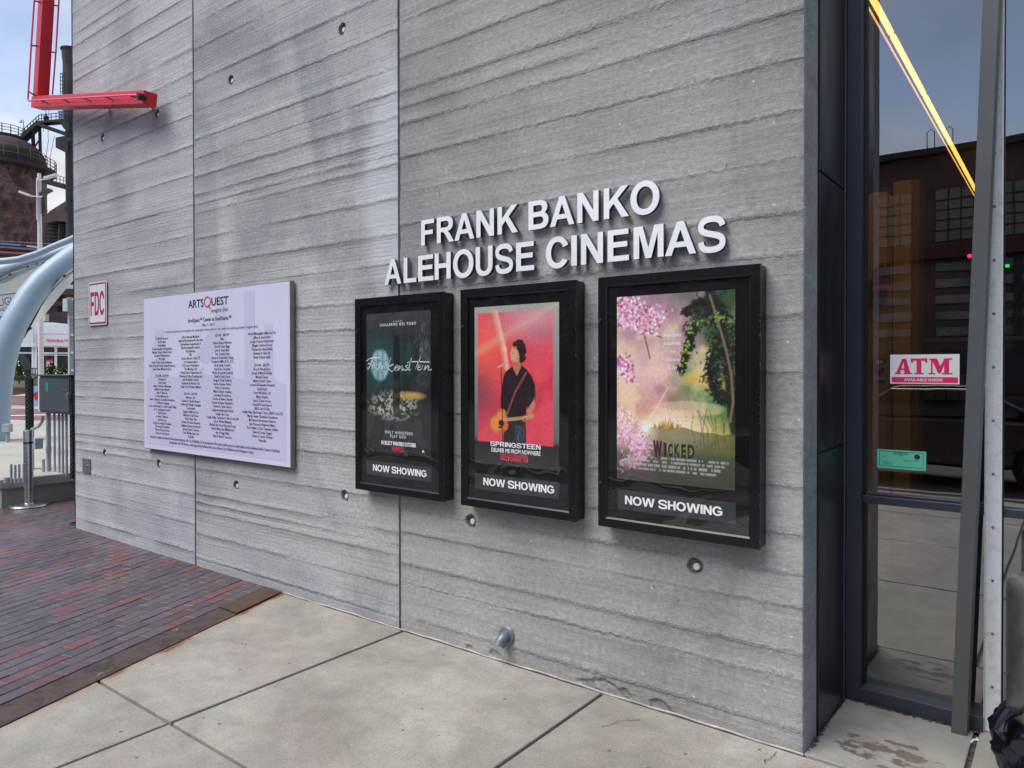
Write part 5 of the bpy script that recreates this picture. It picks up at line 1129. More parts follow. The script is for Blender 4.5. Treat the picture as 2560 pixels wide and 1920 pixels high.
# brick pavers
PV = MB().quad((-16, -8, -.03), (-3.2, -8, -.03), (-4.9, 0, -.03), (-4.9, .4, -.03), (-16, .4, -.03)).build('brick_paving', M['bed']); PV['kind'] = 'structure'
BL, BW = .2, .1025; dv = Vector((-.3212, .947)); dv.normalize(); nv = Vector((dv.y, -dv.x))      # along / across courses
org = Vector((strip_pt(-1, -.242)))
bricks = []
for ci in range(0, 150):
    off = org - nv*(ci+.5)*BW; ph = (BL/2 if ci % 2 else 0)+R_.uniform(-.02, .02)
    for k in range(-60, 60):
        c_ = off+dv*(k*BL+ph)
        if c_.y > (.11 if c_.x > -8.6 else 3.4) or c_.y < -6 or c_.x < -17: continue
        if c_.x < -10.6 and c_.y > -.1: continue
        if c_.x > -8.75 and c_.y > -.075 and False: continue
        if c_.x > -10.4 and c_.y > 1.2: continue
        v = Vector((c_.x, c_.y, 0))-CAM; D = v.dot(Fv)
        if D < .5: continue
        px = 1280+FPX*v.dot(Rr)/D; py = CY-FPX*v.dot(Ur)/D
        vis = -80 < px < 2640 and 0 < py < 2000
        nn = vnoise(ci*.6+3, k*.8, 3); red = (nn*.6+R_.random()*.5) > .72
        bricks.append((D if vis else D+60, c_.x, c_.y, red))
bricks.sort()
ang = math.atan2(dv.y, dv.x)
def brick_mesh(L_, W_, name, mats):
    mb = MB(); h = .0022; l, w = L_/2-.0014, W_/2-.0036; e = .0028
    b = [(-l, -w, -.03), (l, -w, -.03), (l, w, -.03), (-l, w, -.03), (-l, -w, -e), (l, -w, -e), (l, w, -e), (-l, w, -e), (-l+e, -w+e, 0), (l-e, -w+e, 0), (l-e, w-e, 0), (-l+e, w-e, 0)]
    mb.v = b; mb.f = [(0, 1, 5, 4), (1, 2, 6, 5), (2, 3, 7, 6), (3, 0, 4, 7), (4, 5, 9, 8), (5, 6, 10, 9), (6, 7, 11, 10), (7, 4, 8, 11), (8, 9, 10, 11)]; mb.mi = [0]*9
    return mb
bm_d = brick_mesh(BL, BW, 'b', None).mesh('brick', M['brick_dark']); bm_r = brick_mesh(BL, BW, 'b', None).mesh('brick', M['brick_red'])
for D, x, y, red in bricks[:300]:
    o = bpy.data.objects.new('brick', bm_r if red else bm_d); COL.objects.link(o); o.parent = PV
    o.location = (x, y, R_.uniform(-.002, .002)); o.rotation_euler = (R_.uniform(-.014, .014), R_.uniform(-.007, .007), ang+R_.uniform(-.004, .004))
tmpl = brick_mesh(BL, BW, 'b', None); tv = np.array(tmpl.v); tf = np.array([f for f in tmpl.f]); rest = bricks[300:]
VV, FF, MI = [], [], []
for i, (D, x, y, red) in enumerate(rest):
    a_ = ang+R_.uniform(-.004, .004); ca, sa = math.cos(a_), math.sin(a_); v = tv.copy()
    VV.append(np.stack([v[:, 0]*ca-v[:, 1]*sa+x, v[:, 0]*sa+v[:, 1]*ca+y, v[:, 2]+R_.uniform(-.0012, .0012)], 1)); FF.append(tf+i*12); MI += [int(red)]*9
m = bpy.data.meshes.new('brick_field'); m.from_pydata(np.concatenate(VV).tolist(), [], np.concatenate(FF).tolist()); m.materials.append(M['brick_dark']); m.materials.append(M['brick_red']); m.polygons.foreach_set('material_index', MI); m.update()
o = link('brick_field', m, PV); o['kind'] = 'stuff'

# ================================================================ far left background: raised plaza
M['conc_lt'] = simple('pale_plaza_concrete', '#aaa69b', .85, 0, .18, 1.2, .3, 90)
M['conc_low'] = simple('low_wall_concrete', '#8f8a7c', .85, 0, .25, 4, .35, 60)
ZP = .36
PZ = MB().quad((-200, -.02, ZP-.02), (-10.7, -.02, ZP-.02), (-10.6, 60, ZP-.02), (-200, 60, ZP-.02)).build('plaza', M['conc_lt']); PZ['kind'] = 'structure'
LW = thing('low_retaining_wall', 'low pale concrete wall with coping behind the steel stanchion', 'low wall', (-10.7, 0, 0))
MB().prism([(-10.60, -.09, -.03), (-10.49, 2.2, -.03), (-10.80, 2.2, -.03), (-10.86, .12, -.03), (-16, .12, -.03), (-16, -.09, -.03)], (0, 0, .27)).build('wall_body', M['conc_low'], LW)
MB().prism([(-10.565, -.12, .242), (-10.455, 2.2, .242), (-10.86, 2.2, .242), (-10.92, .18, .242), (-16, .18, .242), (-16, -.12, .242)], (0, 0, .122)).build('coping', M['conc_lt'], LW, .012)
# stanchion post
q = onZ(72, 1266); SPp = thing('steel_stanchion', 'brushed stainless stanchion on a round base before the low wall', 'stanchion', (q.x, q.y, 0))
MB().lathe((q.x, q.y, 0), [(.0001, .0), (.21, .0), (.215, .012), (.205, .028), (.06, .042), (.055, .05)], 40).build('base_plate', M['steel'], SPp, smooth=True)
MB().lathe((q.x, q.y, 0), [(.055, .04), (.055, .955), (.048, .97), (.0001, .972)], 28).build('post', M['steel'], SPp, smooth=True)
MB().lathe((q.x, q.y, .80), [(.0565, 0), (.0565, .02)], 24).build('belt_slot', M['dark_gap'], SPp)
# electrical cabinet
def zz2(x, y, Y): return onY(x/2.2125, 600+y/2.212, Y)
Yc = 2.1
pg = onZ(135, 1186, ZP); Yc = pg.y
EC = thing('electrical_cabinet', 'slate grey electrical cabinet on slotted steel posts above conduits', 'electrical cabinet', (pg.x, Yc, ZP))
M['cab'] = simple('slate_cabinet_paint', '#4a5158', .4, .1, .12, 2.5); M['teal'] = simple('teal_sticker', '#1f8a72', .5, 0, .05, 8); M['slot'] = simple('galvanised_channel', '#4a4d4f', .5, .5, .2, 10)
a, b = zz2(219, 752, Yc), zz2(393, 968, Yc)
MB().box(a.x, b.x, Yc, Yc+.22, b.z, a.z).build('cabinet_body', M['cab'], EC, .006)
MB().box(a.x-.02, b.x+.02, Yc-.03, Yc+.24, a.z+.002, a.z+.02).build('drip_cap', M['cab'], EC)
MB().box(a.x+.02, b.x-.02, Yc-.014, Yc-.002, b.z+.03, a.z-.03).build('cabinet_door', M['cab'], EC, .004)
A, B = zz2(260, 790, Yc), zz2(276, 838, Yc); MB().box(A.x, B.x, Yc-.018, Yc-.0145, B.z, A.z).build('sticker', M['teal'], EC)
A, B = zz2(386, 845, Yc), zz2(400, 880, Yc); MB().box(A.x, B.x, Yc-.05, Yc-.0145, B.z, A.z).build('latch', M['galv'], EC, .004)
for x in (357, 370, 383): q = zz2(x, 830, Yc); MB().lathe((q.x, Yc-.015, q.z), [(.012, 0), (.012, -.006), (.0001, -.006)], 10, (0, 1, 0)).build('bolt', M['steel'], EC)
for x0, x1, yt in ((147, 168, 765), (393, 408, 765)):
    A, B = zz2(x0, yt, Yc+.05), zz2(x1, yt, Yc+.05); mb = MB()
    wz = B.x-A.x; zt_ = A.z; mb.box(A.x, A.x+wz*.25, Yc+.03, Yc+.09, ZP-.02, zt_).box(B.x-wz*.25, B.x, Yc+.03, Yc+.09, ZP-.02, zt_).box(A.x, B.x, Yc+.075, Yc+.09, ZP-.02, zt_)
    z = ZP
    while z < zt_: mb.box(A.x, B.x, Yc+.03, Yc+.036, z, z+.025); z += .06
    mb.build('slotted_channel', M['slot'], EC)
A, B = zz2(150, 948, Yc), zz2(400, 960, Yc); MB().box(A.x, B.x, Yc+.222, Yc+.25, B.z, A.z).build('cross_channel', M['slot'], EC)
A, B = zz2(150, 768, Yc), zz2(400, 778, Yc); MB().box(A.x, B.x, Yc+.222, Yc+.25, B.z, A.z).build('cross_channel', M['slot'], EC)
M['pvc'] = simple('grey_pvc_conduit', '#a3a8ab', .5, 0, .12, 6)
for x, r in ((268, .030), (301, .0155), (326, .0155), (346, .0155), (367, .0155)):
    q = zz2(x, 970, Yc+.1); MB().tube([(q.x, Yc+.1, ZP-.02), (q.x, Yc+.1, b.z+.002)], r, 14).tube([(q.x, Yc+.1, ZP+.25), (q.x, Yc+.1, ZP+.33)], r*1.18, 14).build('conduit', M['pvc'], EC, smooth=True)
q0, q1, q2, q3 = zz2(236, 970, Yc), zz2(234, 1000, Yc), zz2(215, 1030, Yc), zz2(176, 1048, Yc); MB().tube([q0, q1, q2, q3], .02, 10).build('flexible_conduit', M['pvc'], EC, smooth=True)
q = zz2(240, 1215, Yc); MB().tube([(q.x, Yc, ZP-.02), (q.x, Yc, zz2(240, 1213, Yc).z)], .02, 10).build('conduit', M['pvc'], EC)
A, B = zz2(176, 1095, Yc-.1), zz2(194, 1158, Yc-.1); tag(MB().box(A.x, B.x, Yc-.1, Yc+.0, B.z, A.z).build('outlet_box', M['pvc'], None, .01), 'small grey outlet box mounted behind the stanchion', 'outlet box')
for k, x in enumerate((38, 62, 84, 106, 131)):
    t_ = (1312, 1240, 1243, 1240, 1235)[k]; g_ = onZ(x/2.2125, 600+1332/2.212, ZP); top = onY(x/2.2125, 600+t_/2.212, g_.y)
    r_p = .034 if k == 0 else .0145
    tag(MB().tube([(g_.x, g_.y, ZP-.02), (g_.x+(top.x-g_.x), g_.y, top.z)], r_p, 12).build('conduit_stub', M['pvc']), ('short thick', 'leftmost tall', 'second tall', 'third tall', 'rightmost tall')[k]+' grey conduit stub rising behind the low wall', 'pipe', 'conduit stubs behind the low wall')
# ladder-like white rack beside the wall edge
YL = Yc+1.0
A, B = onY(176, 744, YL), onY(190, 940, YL)
M['whitepipe'] = simple('white_painted_steel', '#b9bdbd', .5, 0, .1, 4)
LR = thing('service_rack', 'tall pale service post with rungs just left of the wall edge', 'post', (A.x, YL, ZP))
MB().bar((A.x, YL, ZP-.02), (A.x, YL, A.z), .06, .06).build('upright', M['whitepipe'], LR); MB().bar((B.x, YL, ZP-.02), (B.x, YL, A.z), .04, .04).build('upright', M['whitepipe'], LR)
z = .6
while z < A.z: MB().bar((A.x, YL, z), (B.x, YL, z), .03).build('rung', M['whitepipe'], LR); z += .28
A2 = onY(175, 748, YL); B2 = onY(186, 778, YL); MB().box(A2.x-.02, B2.x, YL-.1, YL-.035, B2.z, A2.z).build('junction_box', M['whitepipe'], LR)

# ================================================================ pavilion canopy
M['tube'] = simple('pale_blue_grey_tube', '#a0b2bf', .4, 0, .06, 1.5); M['memb'] = fabric('white_canopy_fabric', '#f0ece4')
M['blue_pr'] = simple('blue_canopy_print', '#3f7fc4', .6, 0, .1, 3); M['clamp'] = simple('dark_clamp_rail', '#33363a', .5, .3, .2, 5); M['alu_l'] = simple('light_clamp_strip', '#c8cacb', .4, .4, .1, 5)
PAV = thing('pavilion_canopy', 'pale blue-grey tubular arches carrying a white fabric canopy at far left', 'canopy', tuple(onZ(-8, 1160, ZP)))
def D1(px_, py_): return atd(px_, py_, 14.2+max(0, (px_-20))*.006)
cen = [(-12, 1165), (-10, 1050), (-3, 955), (5, 905), (16, 862), (34, 812), (58, 770), (76, 741), (105, 706), (142, 673), (184, 642), (240, 610), (300, 590)]
MB().tube([D1(x, y) for x, y in cen], .235, 22).build('arch_tube', M['tube'], PAV, smooth=True)
cen2 = [(-90, 655), (-30, 655), (10, 653), (50, 648), (95, 634), (135, 616), (175, 600), (230, 575)]
MB().tube([atd(x, y, 17) for x, y in cen2], .075, 16).build('arch_tube', M['tube'], PAV, smooth=True)
cen3 = [(-90, 700), (-30, 690), (5, 684), (40, 670), (80, 655), (120, 642), (160, 626), (220, 600)]
MB().tube([atd(x, y, 17.5) for x, y in cen3], [.24, .24, .22, .19, .15, .12, .1, .08], 18).build('arch_tube', M['tube'], PAV, smooth=True)
for k in range(len(cen3)-3):                          # laced clamp rail under the second tube
    pass
rail = [(-20, 712), (0, 699), (22, 687), (45, 675), (68, 666), (90, 660), (110, 656), (133, 655)]
MB().tube([atd(x, y, 17.3) for x, y in rail], .028, 8).build('clamp_rail', M['clamp'], PAV)
for (x0, y0), (x1, y1) in (((1, 698), (21, 687)), ((27, 684), (67, 669)), ((73, 666), (90, 662)), ((95, 660), (105, 658))):
    MB().bar(atd(x0, y0, 17.26), atd(x1, y1, 17.26), .02, .025).build('clamp_plate', M['alu_l'], PAV)
def sheet(pts, D, mat, name, bulge=0.):
    P3 = [atd(x, y, d) for (x, y), d in zip(pts, D)]; c_ = sum(P3, Vector())/len(P3)
    return MB().quad(*P3).build(name, mat, PAV)
sheet([(-60, 730), (0, 699), (30, 684), (68, 667), (105, 658), (130, 656), (100, 700), (70, 745), (45, 795), (25, 850), (10, 905), (-60, 905)], [17.6]*12, M['memb'], 'fabric_panel')
sheet([(184, 682), (150, 708), (118, 742), (92, 785), (66, 830), (55, 845), (62, 846), (80, 822), (105, 795), (150, 740), (184, 700)], [14.9]*11, M['memb'], 'fabric_panel')
rail2 = [(184, 674), (160, 690), (136, 714), (118, 738), (100, 765), (84, 795), (70, 822), (56, 846)]
MB().tube([atd(x, y, 14.75) for x, y in rail2], .028, 8).build('clamp_rail', M['clamp'], PAV)
for (x0, y0), (x1, y1) in (((183, 673), (164, 687)), ((158, 692), (123, 728)), ((117, 736), (88, 776))): MB().bar(atd(x0, y0, 14.7), atd(x1, y1, 14.7), .02, .025).build('clamp_plate', M['alu_l'], PAV)
for k in range(4): MB().bar(atd(56+k*5, 840-k*5, 14.6), atd(60+k*6, 828-k*3, 14.6), .05, .03).build('corner_clamp', M['clamp'], PAV)
# canopy lettering
def scr(s, x0, y0, x1, y1, h, D, mat, **kw):
    m = textmesh(s, **kw); co, lo, hi = bbox(m); A, B = atd(x0, y0, D), atd(x1, y1, D); e = (B-A); up = (atd(x0, y0-h, D)-A)
    V = [A+e*((c[0]-lo[0])/(hi[0]-lo[0]))+up*((c[1]-lo[1])/(hi[1]-lo[1])) for c in co]
    m.vertices.foreach_set('co', np.array([tuple(v) for v in V]).ravel()); m.materials.clear(); m.materials.append(mat); m.update(); return link('lettering', m, PAV)
scr('LAUGHN', -28, 772, 56, 756, 20, 17.55, M['clamp'], shear=-.25); scr('MUNITY S', -22, 784, 38, 772, 9, 17.55, M['blue_pr'], shear=-.2, offset=.03)
sheet([(-60, 800), (-20, 792), (0, 790), (18, 789), (24, 793), (20, 806), (10, 819), (-60, 830)], [17.56]*8, M['blue_pr'], 'blue_print')
MB().tube([atd(x, y, 17.56) for x, y in ((-40, 742), (0, 738), (40, 733), (62, 731))], .012, 6).build('blue_line_print', M['blue_pr'], PAV)
# conduit on arch foot
A, B = atd(9, 1060, 13.9), atd(28, 1080, 13.9); bxg = thing('junction_box', 'grey junction box with conduit at the foot of the arch', 'junction box', tuple(atd(18, 1150, 13.9)))
MB().obox((A+B)/2, Rv, Fv, Vector((0, 0, 1)), .075, .05, .08).build('box', M['pvc'], bxg, .01)
MB().tube([atd(18, 1078, 13.9), atd(20, 1150, 13.9)], .03, 10).tube([atd(19, 1130, 13.9), atd(19, 1143, 13.9)], .04, 10).build('conduit', M['pvc'], bxg, smooth=True)

# ================================================================ floodlight mast
M['mast'] = simple('off_white_mast', '#dcd8ce', .45, 0, .1, 3)
Dm = 24.
g_ = atd(103, 1010, Dm); g_.z = ZP
ML = thing('floodlight_mast', 'tall off-white mast carrying floodlights in front of the rusty tower', 'light mast', tuple(g_))
tp_ = atd(98, 434, Dm); MB().tube([(g_.x, g_.y, ZP-.02), (g_.x, g_.y, atd(101, 790, Dm).z), tp_], [.085, .08, .055], 14).build('mast', M['mast'], ML, smooth=True)
MB().bar(atd(93, 445, Dm-.1), atd(94, 550, Dm-.1), .05, .05).build('cable_tray', M['mast'], ML); MB().bar(atd(106, 475, Dm-.02), atd(107, 535, Dm-.02), .06, .05).build('driver_box', M['clamp'], ML)
for (x0, y0, x1, y1, w) in ((50, 480, 78, 490, .16), (102, 487, 127, 474, .24), (112, 446, 143, 437, .16)):
    MB().bar(atd(x0, y0, Dm-.3), atd(x1, y1, Dm-.3), w, .07).build('floodlight', M['mast'] if w < .2 else M['slot'], ML, .01)
for (x0, y0, x1, y1) in ((78, 490, 98, 492), (98, 494, 112, 488), (92, 450, 116, 448)): MB().bar(atd(x0, y0, Dm-.1), atd(x1, y1, Dm-.2), .03, .03).build('bracket_arm', M['mast'], ML)
q = atd(117, 793, 20); A, B = atd(108, 786, 20), atd(120, 803, 20)
MB().box(A.x, A.x+.12, A.y, A.y+.1, B.z, A.z).build('lamp_box', M['whitepipe'], ML)

# ================================================================ blast furnace works far behind
def furn_mat():
    t = NT('rusted_tower_paint'); o = t.obj(); pos = t.map(o, (1, 1, 1))
    n = t.noise(pos, .55, 9, .66, .1); c = t.ramp(n, [(.36, '#403230'), (.46, '#5a4441'), (.5, '#735049'), (.56, '#7d6a66'), (.6, '#54413f')])
    c = t.mix(t.ramp(t.noise(t.map(o, (1, 1, .2)), .8, 5), [(.5, 0.), (.7, .6)]), c, '#7a4a3c')
    return t.fin(c, .8, .1, t.bump(n, .4, .1), .3)
M['tower'] = furn_mat(); M['tower_dk'] = simple('dark_sooty_steel', '#3a3234', .8, .1, .35, .6); M['works'] = simple('works_steel', '#34302f', .8, .1, .35, 1.5)
M['yellow'] = simple('faded_yellow_rail', '#94803e', .7, 0, .2, 2); M['hiproof'] = simple('rusty_roof_sheet', '#5a4640', .8, .1, .35, .7); M['stack'] = simple('weathered_dark_stack', '#413f3c', .8, .1, .4, .35)
DT = 80.; s80 = DT/FPX
base = atd(14, 900, DT); TWc = Vector((base.x, base.y, 0)); R0 = 90*s80
def hz(y, D=DT): return atd(14, y, D).z
TW = thing('furnace_stove_tower', 'huge rust-brown domed steel tower behind the canopy at far left', 'tower', (TWc.x, TWc.y, 0))
MB().lathe(TWc, [(R0, -1), (R0, hz(422))], 64).build('tower_shell', M['tower'], TW, smooth=True)
prof = [(R0*1.0, hz(420))] + [(R0*math.cos(t_)**.8, hz(405)+(hz(345)-hz(405))*math.sin(t_)) for t_ in np.linspace(0, math.pi/2*.93, 12)]
MB().lathe(TWc, prof, 64).build('dome', M['tower_dk'], TW, smooth=True)
for y in (640, 598, 560, 520, 478, 445): MB().lathe(TWc, [(R0*1.004, hz(y)), (R0*1.012, hz(y)+.12), (R0*1.004, hz(y)+.25)], 64).build('hoop', M['tower'], TW, smooth=True)
Rg = R0*1.24
MB().lathe(TWc, [(R0*.99, hz(432)), (Rg, hz(428)), (Rg, hz(420)), (R0*.99, hz(418))], 64).build('gallery', M['tower_dk'], TW)
def ringrail(Rr_, y0, y1, n, mat, name, w=.05, levels=3):
    mb = MB(); z0, z1 = hz(y0), hz(y1)
    for l in range(levels):
        z = z0+(z1-z0)*(l+1)/levels; mb.tube([TWc+Vector((Rr_*math.cos(t_), Rr_*math.sin(t_), z)) for t_ in np.linspace(0, 2*math.pi, 49)], w/2, 5)
    for k in range(n): t_ = 2*math.pi*k/n; p_ = TWc+Vector((Rr_*math.cos(t_), Rr_*math.sin(t_), 0)); mb.bar((p_.x, p_.y, z0), (p_.x, p_.y, z1), w)
    mb.build(name, mat, TW)
ringrail(Rg*.99, 420, 396, 26, M['works'], 'gallery_railing', .07); ringrail(R0*1.01, 410, 382, 20, M['yellow'], 'yellow_railing', .06)
Rt = 46*s80; MB().lathe(TWc, [(.01, hz(352)), (Rt, hz(350)), (Rt, hz(344)), (.01, hz(344))], 40).build('top_platform', M['works'], TW)
ringrail(Rt, 344, 323, 16, M['works'], 'top_railing', .07)
for k in range(10):
    t_ = -1.9+k*.42; p0 = TWc+Vector((R0*math.cos(t_), R0*math.sin(t_), hz(446))); p1 = TWc+Vector((Rg*.97*math.cos(t_), Rg*.97*math.sin(t_), hz(428))); MB().bar(p0, p1, .15).build('gallery_strut', M['works'], TW)
# stair and bridge up to the stack
BR = thing('access_stair_bridge', 'dark steel stair and railed bridge between the dome and the stack', 'bridge', tuple(atd(100, 330, DT)))
def beam_(pts, w, h, name='girder', mat=None, D=DT): 
    for p_, q_ in zip(pts[:-1], pts[1:]): MB().bar(atd(*p_, D), atd(*q_, D), w, h).build(name, mat or M['works'], BR)
beam_([(55, 352), (97, 312)], 1.0, .32, 'stair_flight'); beam_([(97, 312), (168, 336)], 1.0, .32); beam_([(97, 309), (170, 303)], 1.0, .25, 'walkway')
for off in (0, 8):
    beam_([(55, 334-off), (97, 297-off*1.1)], .06, .06, 'handrail'); beam_([(97, 297-off*1.1), (165, 288-off)], .06, .06, 'handrail')
for x in range(55, 98, 7): yb = 352-(x-55)*.95; beam_([(x, yb), (x, yb-26)], .06, .06, 'baluster')
for x in range(104, 166, 12): beam_([(x, 307), (x, 283)], .06, .06, 'baluster')
beam_([(99, 312), (101, 390)], .25, .25, 'leg'); beam_([(82, 330), (84, 375)], .3, .3, 'leg'); beam_([(82, 372), (100, 388)], .12, .12, 'brace'); beam_([(84, 372), (98, 350)], .12, .12, 'brace')
MB().tube([atd(113, 296, DT), atd(118, 296, DT)], .35, 10).build('winch', M['works'], BR)
for x0, y0, x1, y1 in ((115, 275, 108, 330), (122, 275, 120, 345), (122, 345, 114, 400), (136, 340, 124, 400)): beam_([(x0, y0), (x1, y1)], .035, .035, 'cable')
LMP = thing('gooseneck_lamp', 'thin gooseneck lamp standing above the dome railing', 'lamp', tuple(atd(60, 330, DT))); MB().tube([atd(59, 330, DT), atd(59, 305, DT), atd(57, 300, DT), atd(52, 301, DT)], .04, 6).build('pole', M['works'], LMP); MB().lathe(atd(52, 306, DT), [(.01, .2), (.16, .1), (.16, 0)], 10).build('shade', M['whitepipe'], LMP)
# stack
SK = thing('dark_stack', 'tall weathered dark chimney stack rising at the wall edge', 'chimney', tuple(atd(178, 900, 70)))
sc_ = atd(184, 900, 70); s70 = 70/FPX
def zs_(y): return atd(180, y, 70).z
MB().lathe((sc_.x, sc_.y, 0), [(15*s70, -1), (15*s70, zs_(305)), (19*s70, zs_(300)), (19*s70, zs_(290)), (19.5*s70, zs_(160)), (21*s70, zs_(150)), (22*s70, zs_(132)), (24.5*s70, zs_(130)), (24.5*s70, zs_(127)), (18*s70, zs_(127)), (18*s70, zs_(140))], 36).build('shaft', M['stack'], SK, smooth=True)
for y0, y1 in ((135, 152), (345, 352), (518, 530)):
    for k in range(4): MB().bar(atd(163, y0+(y1-y0)*k/3, 68.5), atd(178, y0+(y1-y0)*k/3, 68.5), .1, .08).build('vent_slat', M['works'], SK)
mb = MB()
for x in (151, 156, 161): mb.bar(atd(x, 182, 68.5), atd(x, 236, 68.5), .05)
for y in range(184, 236, 9): mb.bar(atd(150, y, 68.5), atd(163, y, 68.5), .05)
mb.build('caged_ladder', M['works'], SK)
mb = MB()
for x in (148, 155, 163, 170): mb.bar(atd(x, 278, 68), atd(x, 303, 68), .07)
for y in (278, 286, 294): mb.bar(atd(146, y, 68), atd(172, y, 68), .06)
mb.build('landing_rail', M['works'], SK)
MB().prism([atd(x, y, 69) for x, y in ((146, 302), (172, 304), (172, 330), (160, 322))], Fv*3).build('landing', M['works'], SK)
MB().prism([atd(x, y, 69) for x, y in ((139, 344), (168, 338), (169, 383), (139, 369))], Fv*4).build('hopper', M['works'], SK)
GB = thing('gangway', 'railed gangway running from the tower gallery to the stack', 'gangway', tuple(atd(140, 460, 75)))
MB().bar(atd(110, 452, 75), atd(170, 469, 75), 1.2, .45).build('deck', M['works'], GB)
for off in (10, 18): MB().bar(atd(110, 448-off, 74.5), atd(170, 464-off, 74.5), .05, .05).build('handrail', M['works'], GB)
for x in range(114, 170, 9): y = 450+(x-110)*.28; MB().bar(atd(x, y, 74.5), atd(x, y-20, 74.5), .05).build('baluster', M['works'], GB)
# hip roofed works building
HB = thing('hip_roof_works', 'dark louvred works building with rusty hipped roof right of the tower', 'building', tuple(atd(150, 700, 72)))
MB().prism([atd(x, y, 72) for x, y in ((110, 542), (125, 527), (184, 490), (240, 470), (240, 552), (184, 554), (140, 552), (112, 558))], Fv*2).build('roof', M['hiproof'], HB)
MB().prism([atd(x, y, 73) for x, y in ((110, 556), (240, 552), (240, 700), (110, 700))], Fv*8).build('body', M['tower_dk'], HB)
for k in range(6): MB().bar(atd(112, 566+k*9, 72.6), atd(180, 564+k*8.5, 72.6), .25, .12).build('louvre', M['works'], HB)
MB().bar(atd(152, 560, 72.4), atd(152, 620, 72.4), .3, .4).build('column', M['works'], HB)
# pipework belt in front of tower foot
PW = thing('pipework', 'maroon pipes and girders crossing in front of the rusty tower foot', 'pipes', tuple(atd(50, 640, 60)))
M['maroon'] = simple('maroon_pipe', '#4e2c2e', .7, .1, .35, 2)
for k, (y0, y1, r) in enumerate(((603, 611, .12), (610, 617, .12), (618, 628, .2), (632, 640, .25), (645, 650, .2))):
    MB().tube([atd(-30, y0, 60), atd(110, y1, 60), atd(200, y1+4, 60)], r, 8).build('pipe', M['maroon'], PW, smooth=True)
for x in (12, 38, 55, 72, 125, 150): MB().bar(atd(x, 600, 60.4), atd(x, 660, 60.4), .2).build('strut', M['works'], PW)
for x0, x1, y in ((2, 52, 609), (68, 98, 615)): MB().bar(atd(x0, y, 58), atd(x1, y+4, 58), .12, .12).build('blue_tube_lamp', M['blue_pr'] if x0 < 60 else M['tube'], PW)
# brown shed beams behind canopy at right
SHD = thing('open_steel_shed', 'dark brown steel shed frame behind the canopy and above the tents', 'shed', tuple(atd(150, 800, 42)))
M['brown'] = simple('brown_steel', '#463330', .8, .1, .3, .8)
MB().prism([atd(x, y, 44) for x, y in ((60, 725), (230, 725), (230, 945), (20, 945))], Fv*1).build('back_wall', M['int_dark'], SHD)
for y0, y1, h_, mt in ((716, 720, .55, 'whitepipe'), (728, 731, .7, 'brown'), (757, 762, .5, 'works'), (783, 790, .5, 'brown'), (798, 803, .8, 'works')): MB().bar(atd(80, y0, 42), atd(230, y1, 42), .4, h_*.5).build('beam', M[mt], SHD)
for x in (112, 152, 200): MB().bar(atd(x, 720, 42.6), atd(x, 830, 42.6), .3).build('column', M['brown'], SHD)

# ================================================================ event tents
M['tent'] = fabric('white_tent_fabric', '#eef2f4'); M['tfr'] = simple('white_tent_frame', '#e2e5e8', .5, 0, .05, 2)
DTn = 34.
TN = thing('event_tent', 'white event tent with striped banner and glazed doors behind the cabinet', 'tent', tuple(atd(120, 960, DTn)))
def tp2(pts, D, mat, name, th=.05): return MB().prism([atd(x, y, D) for x, y in pts], Fv*th).build(name, mat, TN)
tp2([(40, 858), (82, 860), (82, 806), (60, 806), (44, 812)], DTn, M['tent'], 'roof_panel'); tp2([(84, 864), (186, 866), (186, 812), (130, 806), (84, 806)], DTn+.3, M['tent'], 'roof_panel')
tp2([(35, 857), (84, 858), (84, 867), (35, 867)], DTn-.2, M['tfr'], 'gutter')
tp2([(20, 866), (190, 868), (190, 962), (20, 962)], DTn+1.5, M['int_dark'], 'dark_opening')
for x in (35, 81, 88, 138, 172): tp2([(x-2, 858), (x+3, 858), (x+3, 950), (x-2, 950)], DTn-.1, M['tfr'], 'post')
for y in (880, 886): tp2([(35, y), (180, y+1), (180, y+5), (35, y+4)] if y == 880 else [(88, y), (172, y+1), (172, y+3), (88, y+2)], DTn, M['tfr'], 'rail')
tp2([(40, 885), (60, 885), (75, 905), (78, 925), (40, 925)], DTn+1.2, M['slot'], 'side_curtain'); tp2([(115, 900), (130, 899), (130, 918), (115, 918)], DTn-.02, M['print_pink'], 'poster'); tp2([(116, 905), (129, 904), (129, 917), (116, 917)], DTn-.05, M['tent'], 'poster_sheet')
MB().bar(atd(144, 936, DTn-1), atd(170, 895, DTn-1), .06).build('brace', M['works'], TN)
BN = thing('striped_banner', 'white banner with red candy-stripe border and red lettering on the tent', 'banner', tuple(atd(135, 868, DTn-.4)))
BN_ = [(90, 833), (182, 836), (182, 869), (90, 867)]
MB().prism([atd(x, y, DTn-.4) for x, y in BN_], Fv*.02).build('sheet', M['tent'], BN)
mb = MB()
for k in range(26):
    x = 91+k*3.5
    for yb in (834.5, 865.5): mb.quad(*[atd(a_, b_, DTn-.42) for a_, b_ in ((x, yb+2), (x+1.6, yb+2), (x+2.6, yb-1), (x+1, yb-1))])
for k in range(10):
    y = 836+k*3; mb.quad(*[atd(a_, b_, DTn-.42) for a_, b_ in ((90, y+1.6), (93, y), (93, y+1.2), (90, y+2.8))])
mb.build('stripe_print', M['print_pink'], BN)
m = textmesh('. Nickolaus Ha', offset=.03); co, lo, hi = bbox(m); A = atd(110, 854, DTn-.43); B = atd(174, 855, DTn-.43); up = atd(110, 846.5, DTn-.43)-A
m.vertices.foreach_set('co', np.array([tuple(A+(B-A)*((c[0]-lo[0])/(hi[0]-lo[0]))+up*((c[1]-lo[1])/(hi[1]-lo[1]))) for c in co]).ravel()); m.materials.clear(); m.materials.append(M['print_red']); m.update(); link('lettering', m, BN)
